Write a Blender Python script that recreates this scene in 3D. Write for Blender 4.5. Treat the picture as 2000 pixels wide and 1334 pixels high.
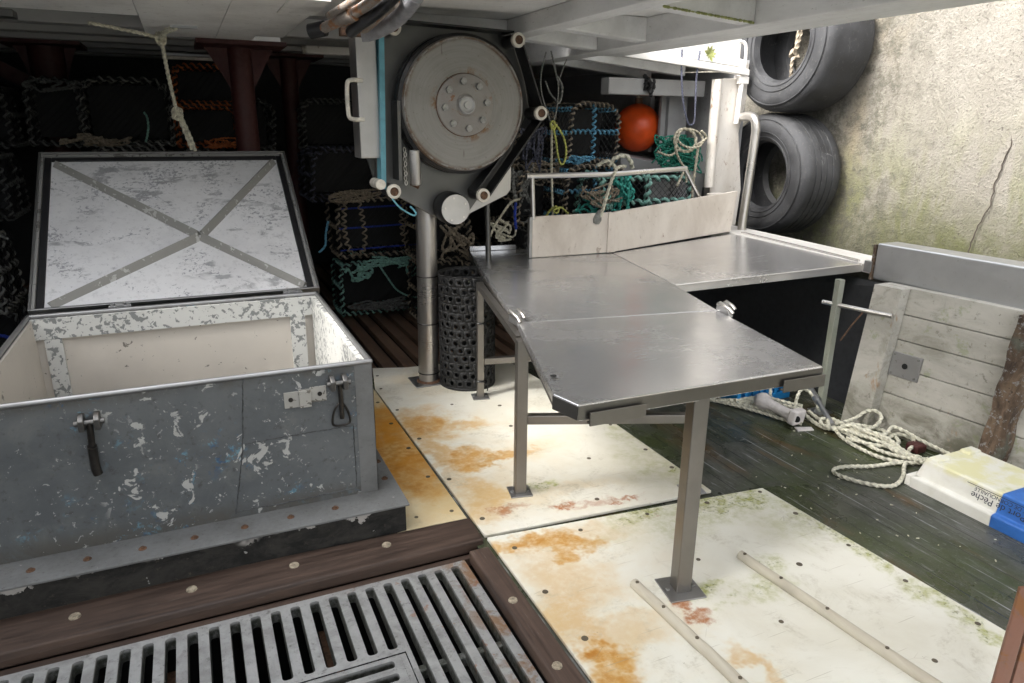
import bpy, math, random
from mathutils import Vector, Matrix
R = math.radians
random.seed(7)
scene = bpy.context.scene
C = scene.collection
for o in list(bpy.data.objects):
    bpy.data.objects.remove(o)

# ------------------------------------------------------------------ camera
cd = bpy.data.cameras.new('camera'); cam = bpy.data.objects.new('camera', cd); C.objects.link(cam)
cd.sensor_fit = 'HORIZONTAL'; cd.sensor_width = 36.0; cd.lens = 24.66
cd.clip_start = 0.05; cd.clip_end = 500
P_, Y_, O_ = R(17.165), R(24.494), R(0.616)
fw = Vector((math.sin(Y_)*math.cos(P_), math.cos(Y_)*math.cos(P_), -math.sin(P_)))
rt = Vector((math.cos(Y_), -math.sin(Y_), 0)); up = rt.cross(fw)
r2 = math.cos(O_)*rt + math.sin(O_)*up; u2 = -math.sin(O_)*rt + math.cos(O_)*up
m = Matrix((r2, u2, -fw)).transposed().to_4x4(); m.translation = (0, 0, 1.75)
cam.matrix_world = m
scene.camera = cam

# ------------------------------------------------------------------ light
SUN_EL, SUN_AZ = R(42), R(262)           # overcast day; azimuth clockwise from +Y
world = bpy.data.worlds.new('World'); scene.world = world; world.use_nodes = True
wn = world.node_tree; bg = wn.nodes['Background']
sky = wn.nodes.new('ShaderNodeTexSky'); sky.sky_type = 'NISHITA'; sky.sun_disc = False
sky.sun_elevation = SUN_EL; sky.sun_rotation = SUN_AZ; sky.dust_density = 6.0; sky.air_density = 1.0; sky.ozone_density = 0.6
hs = wn.nodes.new('ShaderNodeHueSaturation'); hs.inputs['Saturation'].default_value = 0.25
wn.links.new(sky.outputs[0], hs.inputs['Color']); wn.links.new(hs.outputs[0], bg.inputs[0])
bg.inputs[1].default_value = 0.15
sl = bpy.data.lights.new('sun', 'SUN'); so = bpy.data.objects.new('sun', sl); C.objects.link(so)
sl.energy = 0.8; sl.angle = R(20); sl.color = (1, 0.97, 0.92)
sd = Vector((math.sin(SUN_AZ)*math.cos(SUN_EL), math.cos(SUN_AZ)*math.cos(SUN_EL), math.sin(SUN_EL)))
so.rotation_euler = sd.to_track_quat('Z', 'Y').to_euler()
vs = scene.view_settings
vs.view_transform = 'Standard'; vs.look = 'None'; vs.gamma = 1; vs.use_curve_mapping = False
vs.exposure = 2.35

# ------------------------------------------------------------------ material helper
class Mat:
    def __init__(s, name, rough=0.6, metal=0.0, pos='obj'):
        s.m = bpy.data.materials.new(name); s.m.use_nodes = True
        s.t = s.m.node_tree; s.b = s.t.nodes['Principled BSDF']
        s.b.inputs['Roughness'].default_value = rough; s.b.inputs['Metallic'].default_value = metal
        if pos == 'world':
            s.co = s.t.nodes.new('ShaderNodeNewGeometry').outputs['Position']
        else:
            s.co = s.t.nodes.new('ShaderNodeTexCoord').outputs['Object']
    def put(s, sock, v):
        if isinstance(v, (int, float)): sock.default_value = v
        elif isinstance(v, (tuple, list)): sock.default_value = (*v, 1) if len(v) == 3 and sock.type == 'RGBA' else v
        else: s.t.links.new(v, sock)
    def map(s, st=(1, 1, 1), off=(0, 0, 0), rot=(0, 0, 0)):
        n = s.t.nodes.new('ShaderNodeMapping'); s.t.links.new(s.co, n.inputs[0])
        n.inputs['Scale'].default_value = st; n.inputs['Location'].default_value = off; n.inputs['Rotation'].default_value = rot
        return n.outputs[0]
    def noise(s, scale, detail=5, rough=0.6, dist=0.0, st=(1, 1, 1), off=(0, 0, 0), col=False):
        n = s.t.nodes.new('ShaderNodeTexNoise'); s.t.links.new(s.map(st, off), n.inputs['Vector'])
        n.inputs['Scale'].default_value = scale; n.inputs['Detail'].default_value = detail
        n.inputs['Roughness'].default_value = rough; n.inputs['Distortion'].default_value = dist
        return n.outputs[1 if col else 0]
    def voro(s, scale, feature='F1', st=(1, 1, 1), off=(0, 0, 0)):
        n = s.t.nodes.new('ShaderNodeTexVoronoi'); n.feature = feature
        s.t.links.new(s.map(st, off), n.inputs['Vector']); n.inputs['Scale'].default_value = scale
        return n.outputs['Distance']
    def thr(s, v, lo, hi, a=0.0, b=1.0):
        n = s.t.nodes.new('ShaderNodeMapRange'); n.interpolation_type = 'SMOOTHSTEP' if a < b or True else 'LINEAR'
        s.put(n.inputs[0], v); n.inputs[1].default_value = lo; n.inputs[2].default_value = hi
        n.inputs[3].default_value = a; n.inputs[4].default_value = b
        return n.outputs[0]
    def op(s, o, a, b=0.0):
        n = s.t.nodes.new('ShaderNodeMath'); n.operation = o; s.put(n.inputs[0], a); s.put(n.inputs[1], b)
        return n.outputs[0]
    def mul(s, a, b): return s.op('MULTIPLY', a, b)
    def mix(s, f, a, b, mode='MIX'):
        n = s.t.nodes.new('ShaderNodeMix'); n.data_type = 'RGBA'; n.blend_type = mode
        s.put(n.inputs[0], f); s.put(n.inputs[6], a); s.put(n.inputs[7], b)
        return n.outputs[2]
    def axis(s, i):
        n = s.t.nodes.new('ShaderNodeSeparateXYZ'); s.t.links.new(s.co, n.inputs[0]); return n.outputs[i]
    def spots(s, pts, wob=0.12, scale=6):
        """pts: (x, y, rx, ry, strength) blobs in plan with a ragged, noise-pushed outline"""
        nz = s.noise(scale, 4, 0.65)
        nz2 = s.op('SUBTRACT', nz, 0.5)
        X = s.op('ADD', s.axis(0), s.mul(nz2, wob*2)); Y = s.op('ADD', s.axis(1), s.mul(s.op('SUBTRACT', s.noise(scale, 4, 0.65, off=(7, 3, 1)), 0.5), wob*2))
        out = None
        for (x, y, rx, ry, k) in pts:
            dx = s.mul(s.op('SUBTRACT', X, x), 1/rx); dy = s.mul(s.op('SUBTRACT', Y, y), 1/ry)
            d = s.op('SQRT', s.op('ADD', s.mul(dx, dx), s.mul(dy, dy)))
            v = s.thr(d, 1.0, 0.15, 0.0, k)
            # reversed range: inside -> k
            out = v if out is None else s.op('MAXIMUM', out, v)
        return out
    def bump(s, h, strength=0.3, dist=0.01):
        n = s.t.nodes.new('ShaderNodeBump'); n.inputs['Strength'].default_value = strength; n.inputs['Distance'].default_value = dist
        s.put(n.inputs['Height'], h); s.t.links.new(n.outputs[0], s.b.inputs['Normal'])
    def col(s, c): s.put(s.b.inputs['Base Color'], c); return s
    def rough(s, r): s.put(s.b.inputs['Roughness'], r); return s
    def metal(s, r): s.put(s.b.inputs['Metallic'], r); return s

MT = {}
def paint(name, base, dirt=(0.10, 0.08, 0.06), chip=None, chipcol=(0.2, 0.2, 0.2), rust=None, rough=0.5, scale=1.0, dirtamt=0.6, pos='obj', st=(1, 1, 1)):
    a = Mat(name, rough, pos=pos)
    n1 = a.noise(2.2*scale, 6, 0.65, 0.3, st=st); n2 = a.noise(24*scale, 5, 0.7, st=st, off=(3, 1, 2))
    c = a.mix(a.thr(n1, 0.35, 0.75, 0, dirtamt), base, tuple(x*0.55+d*0.45 for x, d in zip(base, dirt)))
    c = a.mix(a.thr(n2, 0.60, 0.74, 0, 0.75), c, dirt)
    if rust: c = a.mix(a.mul(a.thr(a.noise(5*scale, 6, 0.7, 0.5, st=st, off=(9, 4, 2)), rust, rust+0.08), 0.85), c, (0.24, 0.10, 0.03))
    if chip: c = a.mix(a.thr(a.noise(9*scale, 6, 0.6, 0.4, st=st, off=(5, 8, 1)), chip, chip+0.02), c, chipcol)
    a.col(c); a.rough(a.thr(n2, 0.3, 0.8, rough-0.12, rough+0.2)); a.bump(n2, 0.25, 0.003)
    MT[name] = a.m; return a.m

def steel(name, base=(0.50, 0.50, 0.50), rough=0.28, st=(1, 30, 30), dirt=0.3, metal=0.92, scr=0.0):
    a = Mat(name, rough, metal)
    br = a.noise(12, 4, 0.7, st=st); n1 = a.noise(2.2, 8, 0.62, 0.2); n2 = a.noise(34, 5, .75)
    c = a.mix(a.thr(n1, 0.30, 0.80, 0, dirt), base, tuple(x*0.55 for x in base))
    c = a.mix(a.thr(n2, 0.62, 0.74, 0, 0.08 if scr else 0.5), c, (0.13, 0.10, 0.07))
    c = a.mix(a.thr(a.noise(5, 6, .7, .4, off=(4, 2, 7)), .62, .74, 0, dirt*.8), c, (0.20, 0.14, 0.09))
    r_ = a.op('ADD', a.thr(n1, 0.25, 0.8, rough-0.05, rough+0.10), a.mul(a.op('SUBTRACT', br, 0.5), 0.14)); h = br
    if scr:
        for ang, off in ((.5, 1), (1.9, 5), (-.6, 9)):
            n = a.t.nodes.new('ShaderNodeTexNoise'); a.t.links.new(a.map((4, 160, 4), (off, off, 0), (0, 0, ang)), n.inputs['Vector']); n.inputs['Scale'].default_value = 1; n.inputs['Detail'].default_value = 2
            k = a.mul(a.thr(n.outputs[0], .72, .76), a.thr(a.noise(1.8, 3, .5, off=(off, 0, 0)), .5, .62)); r_ = a.op('ADD', r_, a.mul(k, .12)); c = a.mix(a.mul(k, scr), c, (0.24, 0.23, 0.22))
    a.col(c); a.rough(r_); a.bump(h, 0.06, 0.002)
    MT[name] = a.m; return a.m

def simple(name, c, rough=0.6, metal=0.0, var=0.35, scale=14, bump=0.15):
    a = Mat(name, rough, metal)
    n = a.noise(scale, 5, 0.65)
    a.col(a.mix(a.thr(n, 0.3, 0.75, 0, 1), tuple(min(1, x*(1+var*0.5)) for x in c), tuple(x*(1-var) for x in c)))
    if bump: a.bump(n, bump, 0.003)
    MT[name] = a.m; return a.m

# white polyethylene deck sheets with rust and algae
def sheet_mat(name, base, orange, green, red):
    a = Mat(name, 0.45, pos='world')
    n1 = a.noise(1.6, 6, 0.6, 0.4); n2 = a.noise(18, 5, 0.7); n3 = a.noise(60, 3, 0.6)
    c = a.mix(a.thr(n1, 0.4, 0.75, 0, 0.55), base, (0.60, 0.56, 0.44))
    sc = a.noise(7, 6, 0.7, 1.0, st=(1.0, 0.35, 1))
    c = a.mix(a.thr(sc, 0.60, 0.75, 0, 0.35), c, (0.50, 0.47, 0.38))
    if orange:
        o = a.spots([(x, y, rx*1.4, ry*1.4, k_) for x, y, rx, ry, k_ in orange], 0.26, 4.0)
        c = a.mix(a.mul(a.thr(o, 0, .8), a.thr(n2, .25, .6, .45, .85)), c, (0.68, 0.51, 0.23)); c = a.mix(a.mul(a.thr(o, .15, 1.0), a.thr(n2, 0.25, 0.62, 0.45, 0.95)), c, (0.56, 0.255, 0.03))
        o2 = a.mul(a.thr(o, 0.55, 0.95), a.thr(a.noise(9, 5, 0.7), 0.45, 0.7, 0, 0.6)); c = a.mix(o2, c, (0.36, 0.12, 0.012))
    if name == 'sheet_orange': c = a.mix(a.mul(a.thr(a.noise(2.6, 6, .66, .5, off=(2, 2, 2)), .40, .66, 0, .85), a.mul(a.thr(a.axis(1), 2.85, 3.4), a.thr(a.axis(1), 4.5, 3.9))), c, (0.60, 0.25, 0.018))
    if orange:
        yw = a.thr(a.noise(1.7, 5, .62, .5, off=(3, 1, 0)), .46, .72, 0, .40 if not red else .34); c = a.mix(a.mul(yw, a.thr(a.axis(0), 2.1, 1.2)), c, (0.66, 0.47, 0.20))
    if red:
        c = a.mix(a.mul(a.spots(red, 0.12, 14), a.thr(n2, 0.32, 0.55, 0.35, 1.0)), c, (0.40, 0.13, 0.03))
    if green:
        g = a.spots([(x, y, rx*1.3, ry*1.3, min(1, k_*1.25)) for x, y, rx, ry, k_ in green], 0.22, 6)
        c = a.mix(a.mul(g, a.thr(n2, 0.36, 0.68, 0.1, 1.0)), c, (0.37, 0.39, 0.085))
        g2 = a.mul(a.thr(g, 0.5, 1.0), a.thr(n3, 0.52, 0.66, 0, 0.8)); c = a.mix(g2, c, (0.12, 0.16, 0.02))
    c = a.mix(a.thr(a.noise(40, 4, 0.75, off=(2, 2, 2)), 0.68, 0.74, 0, 0.6), c, (0.16, 0.13, 0.08))
    kn = a.thr(a.voro(9, 'DISTANCE_TO_EDGE', st=(0.5, 1.6, 1)), 0.012, 0.002); kn = a.mul(kn, a.thr(a.noise(5, 3, 0.5, off=(4, 4, 0)), 0.6, 0.68, 0, 0.30))
    c = a.mix(kn, c, (0.25, 0.20, 0.13))
    for ang, off in ((.4, 1), (1.3, 5), (2.3, 9), (-.3, 13)):
        n = a.t.nodes.new('ShaderNodeTexNoise'); a.t.links.new(a.map((3, 110, 3), (off, off, 0), (0, 0, ang)), n.inputs['Vector']); n.inputs['Scale'].default_value = 1; n.inputs['Detail'].default_value = 2
        c = a.mix(a.mul(a.thr(n.outputs[0], .72, .76), .45), c, (0.34, 0.30, 0.22))
    gr = a.thr(a.noise(5, 7, .75, .6, off=(6, 6, 6)), .50, .70, 0, .5); c = a.mix(a.mul(gr, a.thr(n3, .4, .6, .3, 1)), c, (0.40, 0.36, 0.26))
    a.col(c); a.rough(a.thr(n1, 0.3, 0.7, 0.30, 0.62)); a.bump(a.op('ADD', n2, a.mul(n3, 0.4)), 0.2, 0.004)
    MT[name] = a.m

sheet_mat('sheet_upper', (0.80, 0.78, 0.69),
    [(1.16, 3.80, .20, .30, .8), (1.38, 3.68, .22, .10, .55), (1.19, 3.26, .20, .13, .75), (1.42, 3.22, .34, .07, .7), (1.13, 2.85, .16, .3, .55), (1.10, 3.5, .10, .6, .55), (1.6, 3.25, .4, .2, .3), (1.6, 2.75, .4, .12, .3), (1.35, 4.35, .3, .16, .25)],
    [(1.45, 2.84, .14, .05, 1), (2.16, 2.80, .22, .4, .38), (2.2, 3.2, .12, .3, .4), (2.22, 2.71, .13, .06, .8)],
    [(1.20, 2.70, .15, .05, .8), (1.48, 2.615, .10, .05, 1), (1.77, 2.56, .16, .03, .8), (1.62, 2.58, .2, .05, .5)])
sheet_mat('sheet_orange', (0.75, 0.66, 0.45),
    [(0.93, 3.96, .26, .34, .9), (0.88, 3.44, .30, .36, 1), (0.90, 3.1, .24, .26, .8), (0.80, 3.7, .3, .5, .9), (0.93, 2.85, .3, .3, .35)], None, None)
sheet_mat('sheet_lower', (0.82, 0.81, 0.73),
    [(1.22, 2.39, .24, .10, .85), (1.33, 2.31, .24, .11, .8), (1.13, 1.98, .28, .10, .5), (1.11, 1.66, .13, .10, 1), (1.05, 1.5, .16, .14, .9), (1.2, 2.1, .3, .3, .45), (1.3, 1.75, .3, .12, .4), (1.12, 1.85, .16, .5, .5), (1.55, 1.45, .06, .2, .5), (1.5, 2.35, .3, .12, .35)],
    [(1.80, 2.41, .22, .07, .9), (2.17, 2.36, .28, .11, 1), (2.0, 2.3, .5, .16, .4), (2.36, 2.31, .20, .08, .9), (2.49, 1.85, .06, .55, .7), (2.49, 1.3, .07, .4, .7), (1.70, 1.81, .08, .06, .8), (2.01, 1.85, .10, .09, .7), (1.93, 1.76, .16, .10, .6), (2.35, 2.05, .18, .2, .3)],
    [(1.56, 1.80, .06, .05, .9), (1.545, 1.72, .08, .05, .9), (1.83, 2.38, .05, .03, .5)])

# wet mossy deck planking, running along Y
def deck_mat():
    a = Mat('deck_planks', 0.4, pos='world')
    X = a.axis(0)
    g = a.noise(4.5, 8, 0.72, 0.5, st=(2.2, 0.6, 1)); gr = a.noise(10, 7, 0.75, 0.4, st=(4, 0.5, 1)); big = a.noise(0.9, 4, 0.6, 0.3)
    c = a.mix(a.thr(g, 0.35, 0.68), (0.040, 0.046, 0.030), (0.095, 0.095, 0.085))
    c = a.mix(a.mul(a.thr(big, 0.40, 0.60, 0, 0.85), a.thr(a.noise(14, 6, .75), .3, .6, .35, 1)), c, (0.042, 0.058, 0.013)); c = a.mix(a.thr(a.noise(55, 5, .75), .56, .66, 0, .6), c, (0.13, 0.13, 0.115)); c = a.mix(a.thr(a.noise(38, 5, .75, off=(3, 9, 1)), .58, .68, 0, .7), c, (0.018, 0.02, 0.013))
    c = a.mix(a.thr(a.noise(2.2, 5, 0.6, 0.5, st=(1.6, 0.5, 1), off=(4, 2, 0)), 0.54, 0.70, 0, 0.7), c, (0.12, 0.065, 0.022))
    c = a.mix(a.thr(gr, 0.56, 0.72, 0, 0.8), c, (0.22, 0.225, 0.235))
    c = a.mix(a.thr(a.noise(30, 5, 0.7, st=(1.5, 0.5, 1)), 0.66, 0.72, 0, 0.7), c, (0.30, 0.30, 0.26))
    fx = a.op('FRACT', a.mul(a.op('ADD', X, a.mul(a.noise(1.2, 2, 0.5), 0.02)), 1/0.14))
    seam = a.thr(a.op('ABSOLUTE', a.op('SUBTRACT', fx, 0.5)), 0.46, 0.49)
    c = a.mix(a.mul(seam, 0.6), c, (0.012, 0.013, 0.010))
    edge = a.thr(a.op('ABSOLUTE', a.op('SUBTRACT', fx, 0.42)), 0.035, 0.01); c = a.mix(a.mul(edge, a.thr(a.noise(4, 4, .7, st=(1, .5, 1), off=(1, 5, 0)), 0.48, 0.62, 0, 0.75)), c, (0.36, 0.37, 0.38))
    a.col(c); a.rough(a.thr(a.noise(1.6, 5, .6, .3, off=(6, 1, 0)), 0.38, 0.62, 0.16, 0.62)); a.bump(a.op('SUBTRACT', a.op('ADD', a.op('ADD', g, a.mul(a.noise(55, 5, .75), .4)), a.mul(gr, .5)), seam), 0.4, 0.006)
    MT['deck_planks'] = a.m
deck_mat()

# grey box paint, chipped to white primer and old blue
def box_mat():
    a = Mat('box_grey', 0.5, pos='world')
    n1 = a.noise(2.2, 7, 0.65, 0.3); n2 = a.noise(26, 6, 0.75); n4 = a.noise(7, 6, .7, .5, off=(2, 2, 9))
    c = a.mix(a.thr(n1, 0.35, 0.68), (0.150, 0.160, 0.165), (0.100, 0.110, 0.118))
    c = a.mix(a.thr(n4, 0.50, 0.70, 0, .55), c, (0.185, 0.19, 0.185))
    c = a.mix(a.thr(n2, 0.54, 0.70, 0, 0.7), c, (0.060, 0.060, 0.058))
    edge = a.op('MAXIMUM', a.thr(a.axis(2), .70, .76), a.thr(a.axis(2), .24, .15))
    c = a.mix(a.mul(edge, a.thr(n4, .35, .6, .2, .8)), c, (0.085, 0.078, 0.066))
    bl = a.mul(a.thr(a.noise(20, 6, 0.75, 0.4, off=(6, 2, 8)), 0.56, 0.63), a.thr(a.noise(3.0, 3, 0.5, off=(3, 3, 3)), 0.50, 0.64))
    c = a.mix(a.mul(bl, .75), c, a.mix(a.thr(a.noise(30, 2, .5), .4, .6), (0.03, 0.10, 0.22), (0.16, 0.36, 0.46)))
    mid = a.op('ADD', a.mul(a.mul(a.thr(a.axis(0), -.62, -.25), .72), a.thr(a.axis(0), .75, .15)), .42)
    big = a.thr(a.noise(13, 5, 0.6, 0.7, off=(0.3, 4, 2)), 0.605, 0.620)
    wh = a.mul(big, a.thr(a.mul(a.noise(4.2, 3, 0.5, off=(8, 3, 5.5)), mid), 0.36, 0.47))
    halo = a.mul(a.thr(a.noise(13, 5, 0.6, 0.7, off=(0.3, 4, 2)), 0.585, 0.62), a.thr(a.mul(a.noise(4.2, 3, 0.5, off=(8, 3, 5.5)), mid), 0.33, 0.45))
    c = a.mix(a.mul(halo, .6), c, (0.25, 0.26, 0.26))
    c = a.mix(a.mul(wh, .92), c, a.mix(n2, (0.58, 0.585, 0.57), (0.40, 0.40, 0.38)))
    sm = a.thr(a.noise(38, 4, 0.65, 0.5, off=(7, 4, 2)), 0.635, 0.67)
    c = a.mix(a.mul(sm, a.thr(n1, .35, .6, .2, .9)), c, (0.40, 0.41, 0.40))
    a.col(c); a.rough(a.thr(n4, 0.3, 0.7, 0.42, 0.68)); a.bump(a.op('SUBTRACT', a.mul(n2, .8), wh), 0.35, 0.003)
    MT['box_grey'] = a.m
box_mat()

def flaked(name, base, under, lo, scale=26, big=0.6, rough=0.45, metalunder=0.0):
    a = Mat(name, rough, pos='world')
    n = a.noise(scale, 4, 0.6, 0.4); nb = a.noise(3.0, 4, 0.6, 0.5, off=(2, 5, 1))
    f = a.thr(a.op('ADD', n, a.mul(a.op('SUBTRACT', nb, 0.5), big)), lo, lo+0.02)
    b = a.mix(a.thr(a.noise(2, 5, .6, off=(5, 5, 5)), 0.4, 0.7, 0, 0.5), base, tuple(x*0.78 for x in base))
    a.col(a.mix(f, b, under)); a.bump(a.op('SUBTRACT', a.mul(a.noise(40, 3, .6), .3), f), 0.25, 0.002)
    MT[name] = a.m
def lid_mat():
    a = Mat('lid_white', .5, pos='world'); n = a.noise(52, 5, .68, .5); nb = a.noise(3.2, 5, .65, .6, off=(2, 5, 1)); ns = a.noise(9, 6, .7, .4, st=(.35, 1, 1), off=(4, 4, 4)); n1 = a.noise(2, 6, .65, off=(5, 5, 5))
    c = a.mix(a.thr(n1, .38, .70, 0, .7), (0.80, 0.80, 0.81), (0.62, 0.62, 0.63)); c = a.mix(a.thr(a.noise(28, 5, .7), .52, .68, 0, .45), c, (0.50, 0.50, 0.51))
    f = a.thr(a.op('ADD', n, a.mul(a.op('SUBTRACT', nb, .5), .85)), .60, .66); c = a.mix(a.mul(f, .8), c, (0.27, 0.28, 0.31))
    g = a.mul(a.thr(ns, .545, .59), a.thr(nb, .45, .58)); c = a.mix(a.mul(g, .85), c, (0.33, 0.335, 0.35))
    c = a.mix(a.thr(a.noise(3.5, 4, .6, off=(9, 2, 5)), .68, .74, 0, .35), c, (0.55, 0.40, 0.22))
    a.col(c); a.bump(a.op('SUBTRACT', a.mul(n, .3), f), .25, .002); MT['lid_white'] = a.m
lid_mat()
flaked('rim_flaked', (0.66, 0.66, 0.63), (0.24, 0.25, 0.245), 0.545, 30, 0.6)
flaked('hasp_paint', (0.42, 0.41, 0.38), (0.16, 0.15, 0.13), 0.58, 40, 0.6)
flaked('brace_grey', (0.30, 0.295, 0.275), (0.52, 0.52, 0.50), 0.60, 26, 0.5)
flaked('rim_grey', (0.27, 0.27, 0.26), (0.10, 0.095, 0.09), 0.60, 30, 0.6)
flaked('lining_cream', (0.66, 0.61, 0.54), (0.22, 0.20, 0.17), 0.67, 24, 0.35)
def drum_mat():
    a = Mat('drum_grey', .5, .35, pos='world'); dx = a.op('SUBTRACT', a.axis(0), 1.6); dz = a.op('SUBTRACT', a.axis(2), 1.862)
    r_ = a.op('SQRT', a.op('ADD', a.mul(dx, dx), a.mul(dz, dz))); ang = a.op('ARCTAN2', dz, dx)
    cmb = a.t.nodes.new('ShaderNodeCombineXYZ'); a.put(cmb.inputs[0], a.mul(r_, 90)); a.put(cmb.inputs[1], a.mul(ang, 1.2))
    n = a.t.nodes.new('ShaderNodeTexNoise'); a.t.links.new(cmb.outputs[0], n.inputs['Vector']); n.inputs['Scale'].default_value = 1; n.inputs['Detail'].default_value = 4; rings = n.outputs[0]
    n1 = a.noise(4, 7, .7, .4); n2 = a.noise(40, 5, .75)
    c = a.mix(a.thr(rings, .3, .75), (0.265, 0.26, 0.247), (0.243, 0.238, 0.225)); c = a.mix(a.thr(n1, .45, .75, 0, .4), c, (0.17, 0.155, 0.135))
    c = a.mix(a.thr(n2, .60, .70, 0, .6), c, (0.10, 0.085, 0.065))
    c = a.mix(a.mul(a.thr(r_, .352, .380), a.thr(n1, .42, .58, .1, .9)), c, (0.13, 0.075, 0.04)); c = a.mix(a.mul(a.thr(r_, .235, .19), a.thr(a.noise(9, 5, .7, off=(1, 4, 2)), .50, .64)), c, (0.20, 0.105, 0.045))
    sc_ = a.thr(a.noise(3, 3, .5, 0, st=(18, 1, 1.6), off=(2, 2, 2)), .73, .76); c = a.mix(a.mul(sc_, .6), c, (0.09, 0.075, 0.06))
    a.col(c); a.rough(a.thr(rings, .3, .7, .38, .6)); a.bump(rings, .03, .001); MT['drum_grey'] = a.m
drum_mat()
def coam():
    a = Mat('coaming_black', .85, pos='world'); n = a.noise(7, 6, .7, .4, st=(1, 1, 1.6)); n2 = a.noise(30, 5, .7)
    c = a.mix(a.thr(n, .35, .65), (0.008, 0.008, 0.0075), (0.036, 0.034, 0.030))
    c = a.mix(a.thr(n2, .6, .72, 0, .6), c, (0.085, 0.07, 0.055))
    topb = a.thr(a.op('ADD', a.axis(2), a.mul(a.op('SUBTRACT', a.noise(9, 5, .7, off=(2, 1, 1)), .5), .26)), .118, .126)
    c = a.mix(a.mul(topb, a.thr(a.noise(3, 4, .6, off=(1, 1, 1)), .46, .54)), c, (0.42, 0.40, 0.38))
    c = a.mix(a.thr(a.noise(11, 4, .6, .5, off=(8, 2, 4)), .685, .70), c, (0.30, 0.30, 0.29))
    a.col(c); a.bump(a.op('ADD', n, n2), .5, .006); MT['coaming_black'] = a.m
coam()
def oldpost():
    a = Mat('old_post_wood', .8, pos='world'); n = a.noise(9, 6, .7, .5, st=(1, 1, .35)); n2 = a.noise(30, 6, .75, .3)
    c = a.mix(a.thr(n, .35, .65), (0.055, 0.034, 0.022), (0.20, 0.135, 0.085))
    c = a.mix(a.thr(n2, .54, .62, 0, .85), c, (0.30, 0.30, 0.29)); c = a.mix(a.thr(a.noise(5, 4, .6, off=(2, 2, 2)), .54, .64, 0, .7), c, (0.12, 0.13, 0.10))
    c = a.mix(a.thr(a.noise(40, 4, .7, off=(3, 1, 2)), .64, .70), c, (0.02, 0.016, 0.012))
    a.col(c); a.bump(a.op('ADD', n, n2), .9, .02); MT['old_post_wood'] = a.m
oldpost()

paint('white_paint', (0.74, 0.72, 0.68), dirt=(0.22, 0.18, 0.13), rust=0.66, rough=0.5, dirtamt=0.5)
paint('column_paint', (0.77, 0.73, 0.67), dirt=(0.26, 0.19, 0.12), rust=0.60, rough=0.5, dirtamt=0.8, scale=1.6, st=(1, 1, .5))
paint('ceiling_white', (0.84, 0.83, 0.80), dirt=(0.17, 0.15, 0.12), rust=0.71, rough=0.45, scale=1.4, chip=0.72, chipcol=(0.3, 0.27, 0.22))
paint('beam_white', (0.74, 0.74, 0.73), dirt=(0.16, 0.15, 0.13), rough=0.55, scale=2, st=(1, 0.4, 1), chip=0.70, chipcol=(0.36, 0.33, 0.28))
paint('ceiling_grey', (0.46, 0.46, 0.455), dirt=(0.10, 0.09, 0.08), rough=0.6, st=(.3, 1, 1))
def bulw_mat():
    a = Mat('bulwark_cream', .62, pos='world'); n = a.noise(3, 7, .7, .4, st=(1, .5, 1.4)); n2 = a.noise(24, 6, .75); n3 = a.noise(8, 6, .7, .6, st=(1, .6, 1))
    c = a.mix(a.thr(n, .35, .68), (0.50, 0.48, 0.43), (0.36, 0.345, 0.30)); c = a.mix(a.thr(n3, .50, .68, 0, .6), c, (0.24, 0.23, 0.18))
    c = a.mix(a.mul(a.thr(a.axis(2), .34, .02), a.thr(n3, .35, .62, .25, .95)), c, (0.115, 0.11, 0.075))
    c = a.mix(a.thr(n2, .58, .68, 0, .7), c, (0.13, 0.12, 0.09)); c = a.mix(a.thr(a.noise(5, 5, .65, .3, st=(1, 1.6, .6), off=(4, 1, 1)), .64, .72, 0, .75), c, (0.30, 0.155, 0.06))
    c = a.mix(a.thr(a.noise(7, 5, .7, off=(1, 7, 3)), .60, .68, 0, .5), c, (0.24, 0.28, 0.13))
    a.col(c); a.rough(a.thr(n, .3, .7, .5, .75)); a.bump(a.op('ADD', n2, n3), .3, .006); MT['bulwark_cream'] = a.m
bulw_mat()
paint('panel_white', (0.74, 0.68, 0.61), dirt=(0.30, 0.23, 0.17), rust=0.635, rough=0.45, dirtamt=0.9, scale=1.5, st=(1, 1, .6), chip=.69, chipcol=(.45, .38, .32))
paint('red_oxide', (0.062, 0.013, 0.011), dirt=(0.02, 0.012, 0.01), rough=0.6)
paint('hull_grey', (0.36, 0.36, 0.36), dirt=(0.09, 0.08, 0.07), rust=0.69, rough=0.55)
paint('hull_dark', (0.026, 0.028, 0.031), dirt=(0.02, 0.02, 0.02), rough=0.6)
paint('angle_rust', (0.23, 0.11, 0.075), dirt=(0.13, 0.12, 0.10), rust=0.5, rough=0.5, scale=2)
paint('flange_alu', (0.185, 0.19, 0.19), dirt=(0.05, 0.045, 0.04), rough=0.5, scale=2.5, rust=0.70, dirtamt=.9, chip=.68, chipcol=(.34, .33, .31))
paint('green_leg', (0.32, 0.33, 0.28), dirt=(0.14, 0.17, 0.07), rough=0.5, scale=3, rust=0.7)
paint('rusty_pipe', (0.22, 0.19, 0.165), dirt=(0.05, 0.03, 0.02), rust=0.52, rough=0.6, scale=4)
simple('hose_grey', (0.27, 0.27, 0.29), 0.5)
simple('black_rubber', (0.014, 0.014, 0.015), 0.42)
simple('seal_black', (0.016, 0.016, 0.018), 0.5)
simple('teal_belt', (0.11, 0.31, 0.38), 0.35, var=0.2)
simple('white_nylon', (0.60, 0.57, 0.50), 0.5)
simple('crack_dark', (0.05, 0.04, 0.03), 0.9)
simple('rust_brown', (0.12, 0.062, 0.034), 0.75, var=0.6, scale=60)
simple('bolt_grey', (0.30, 0.30, 0.29), 0.45, 0.5, scale=50)
simple('screw_dark', (0.11, 0.09, 0.06), 0.6)
simple('plug_pale', (0.36, 0.31, 0.23), 0.6, scale=60, var=.7)
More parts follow.
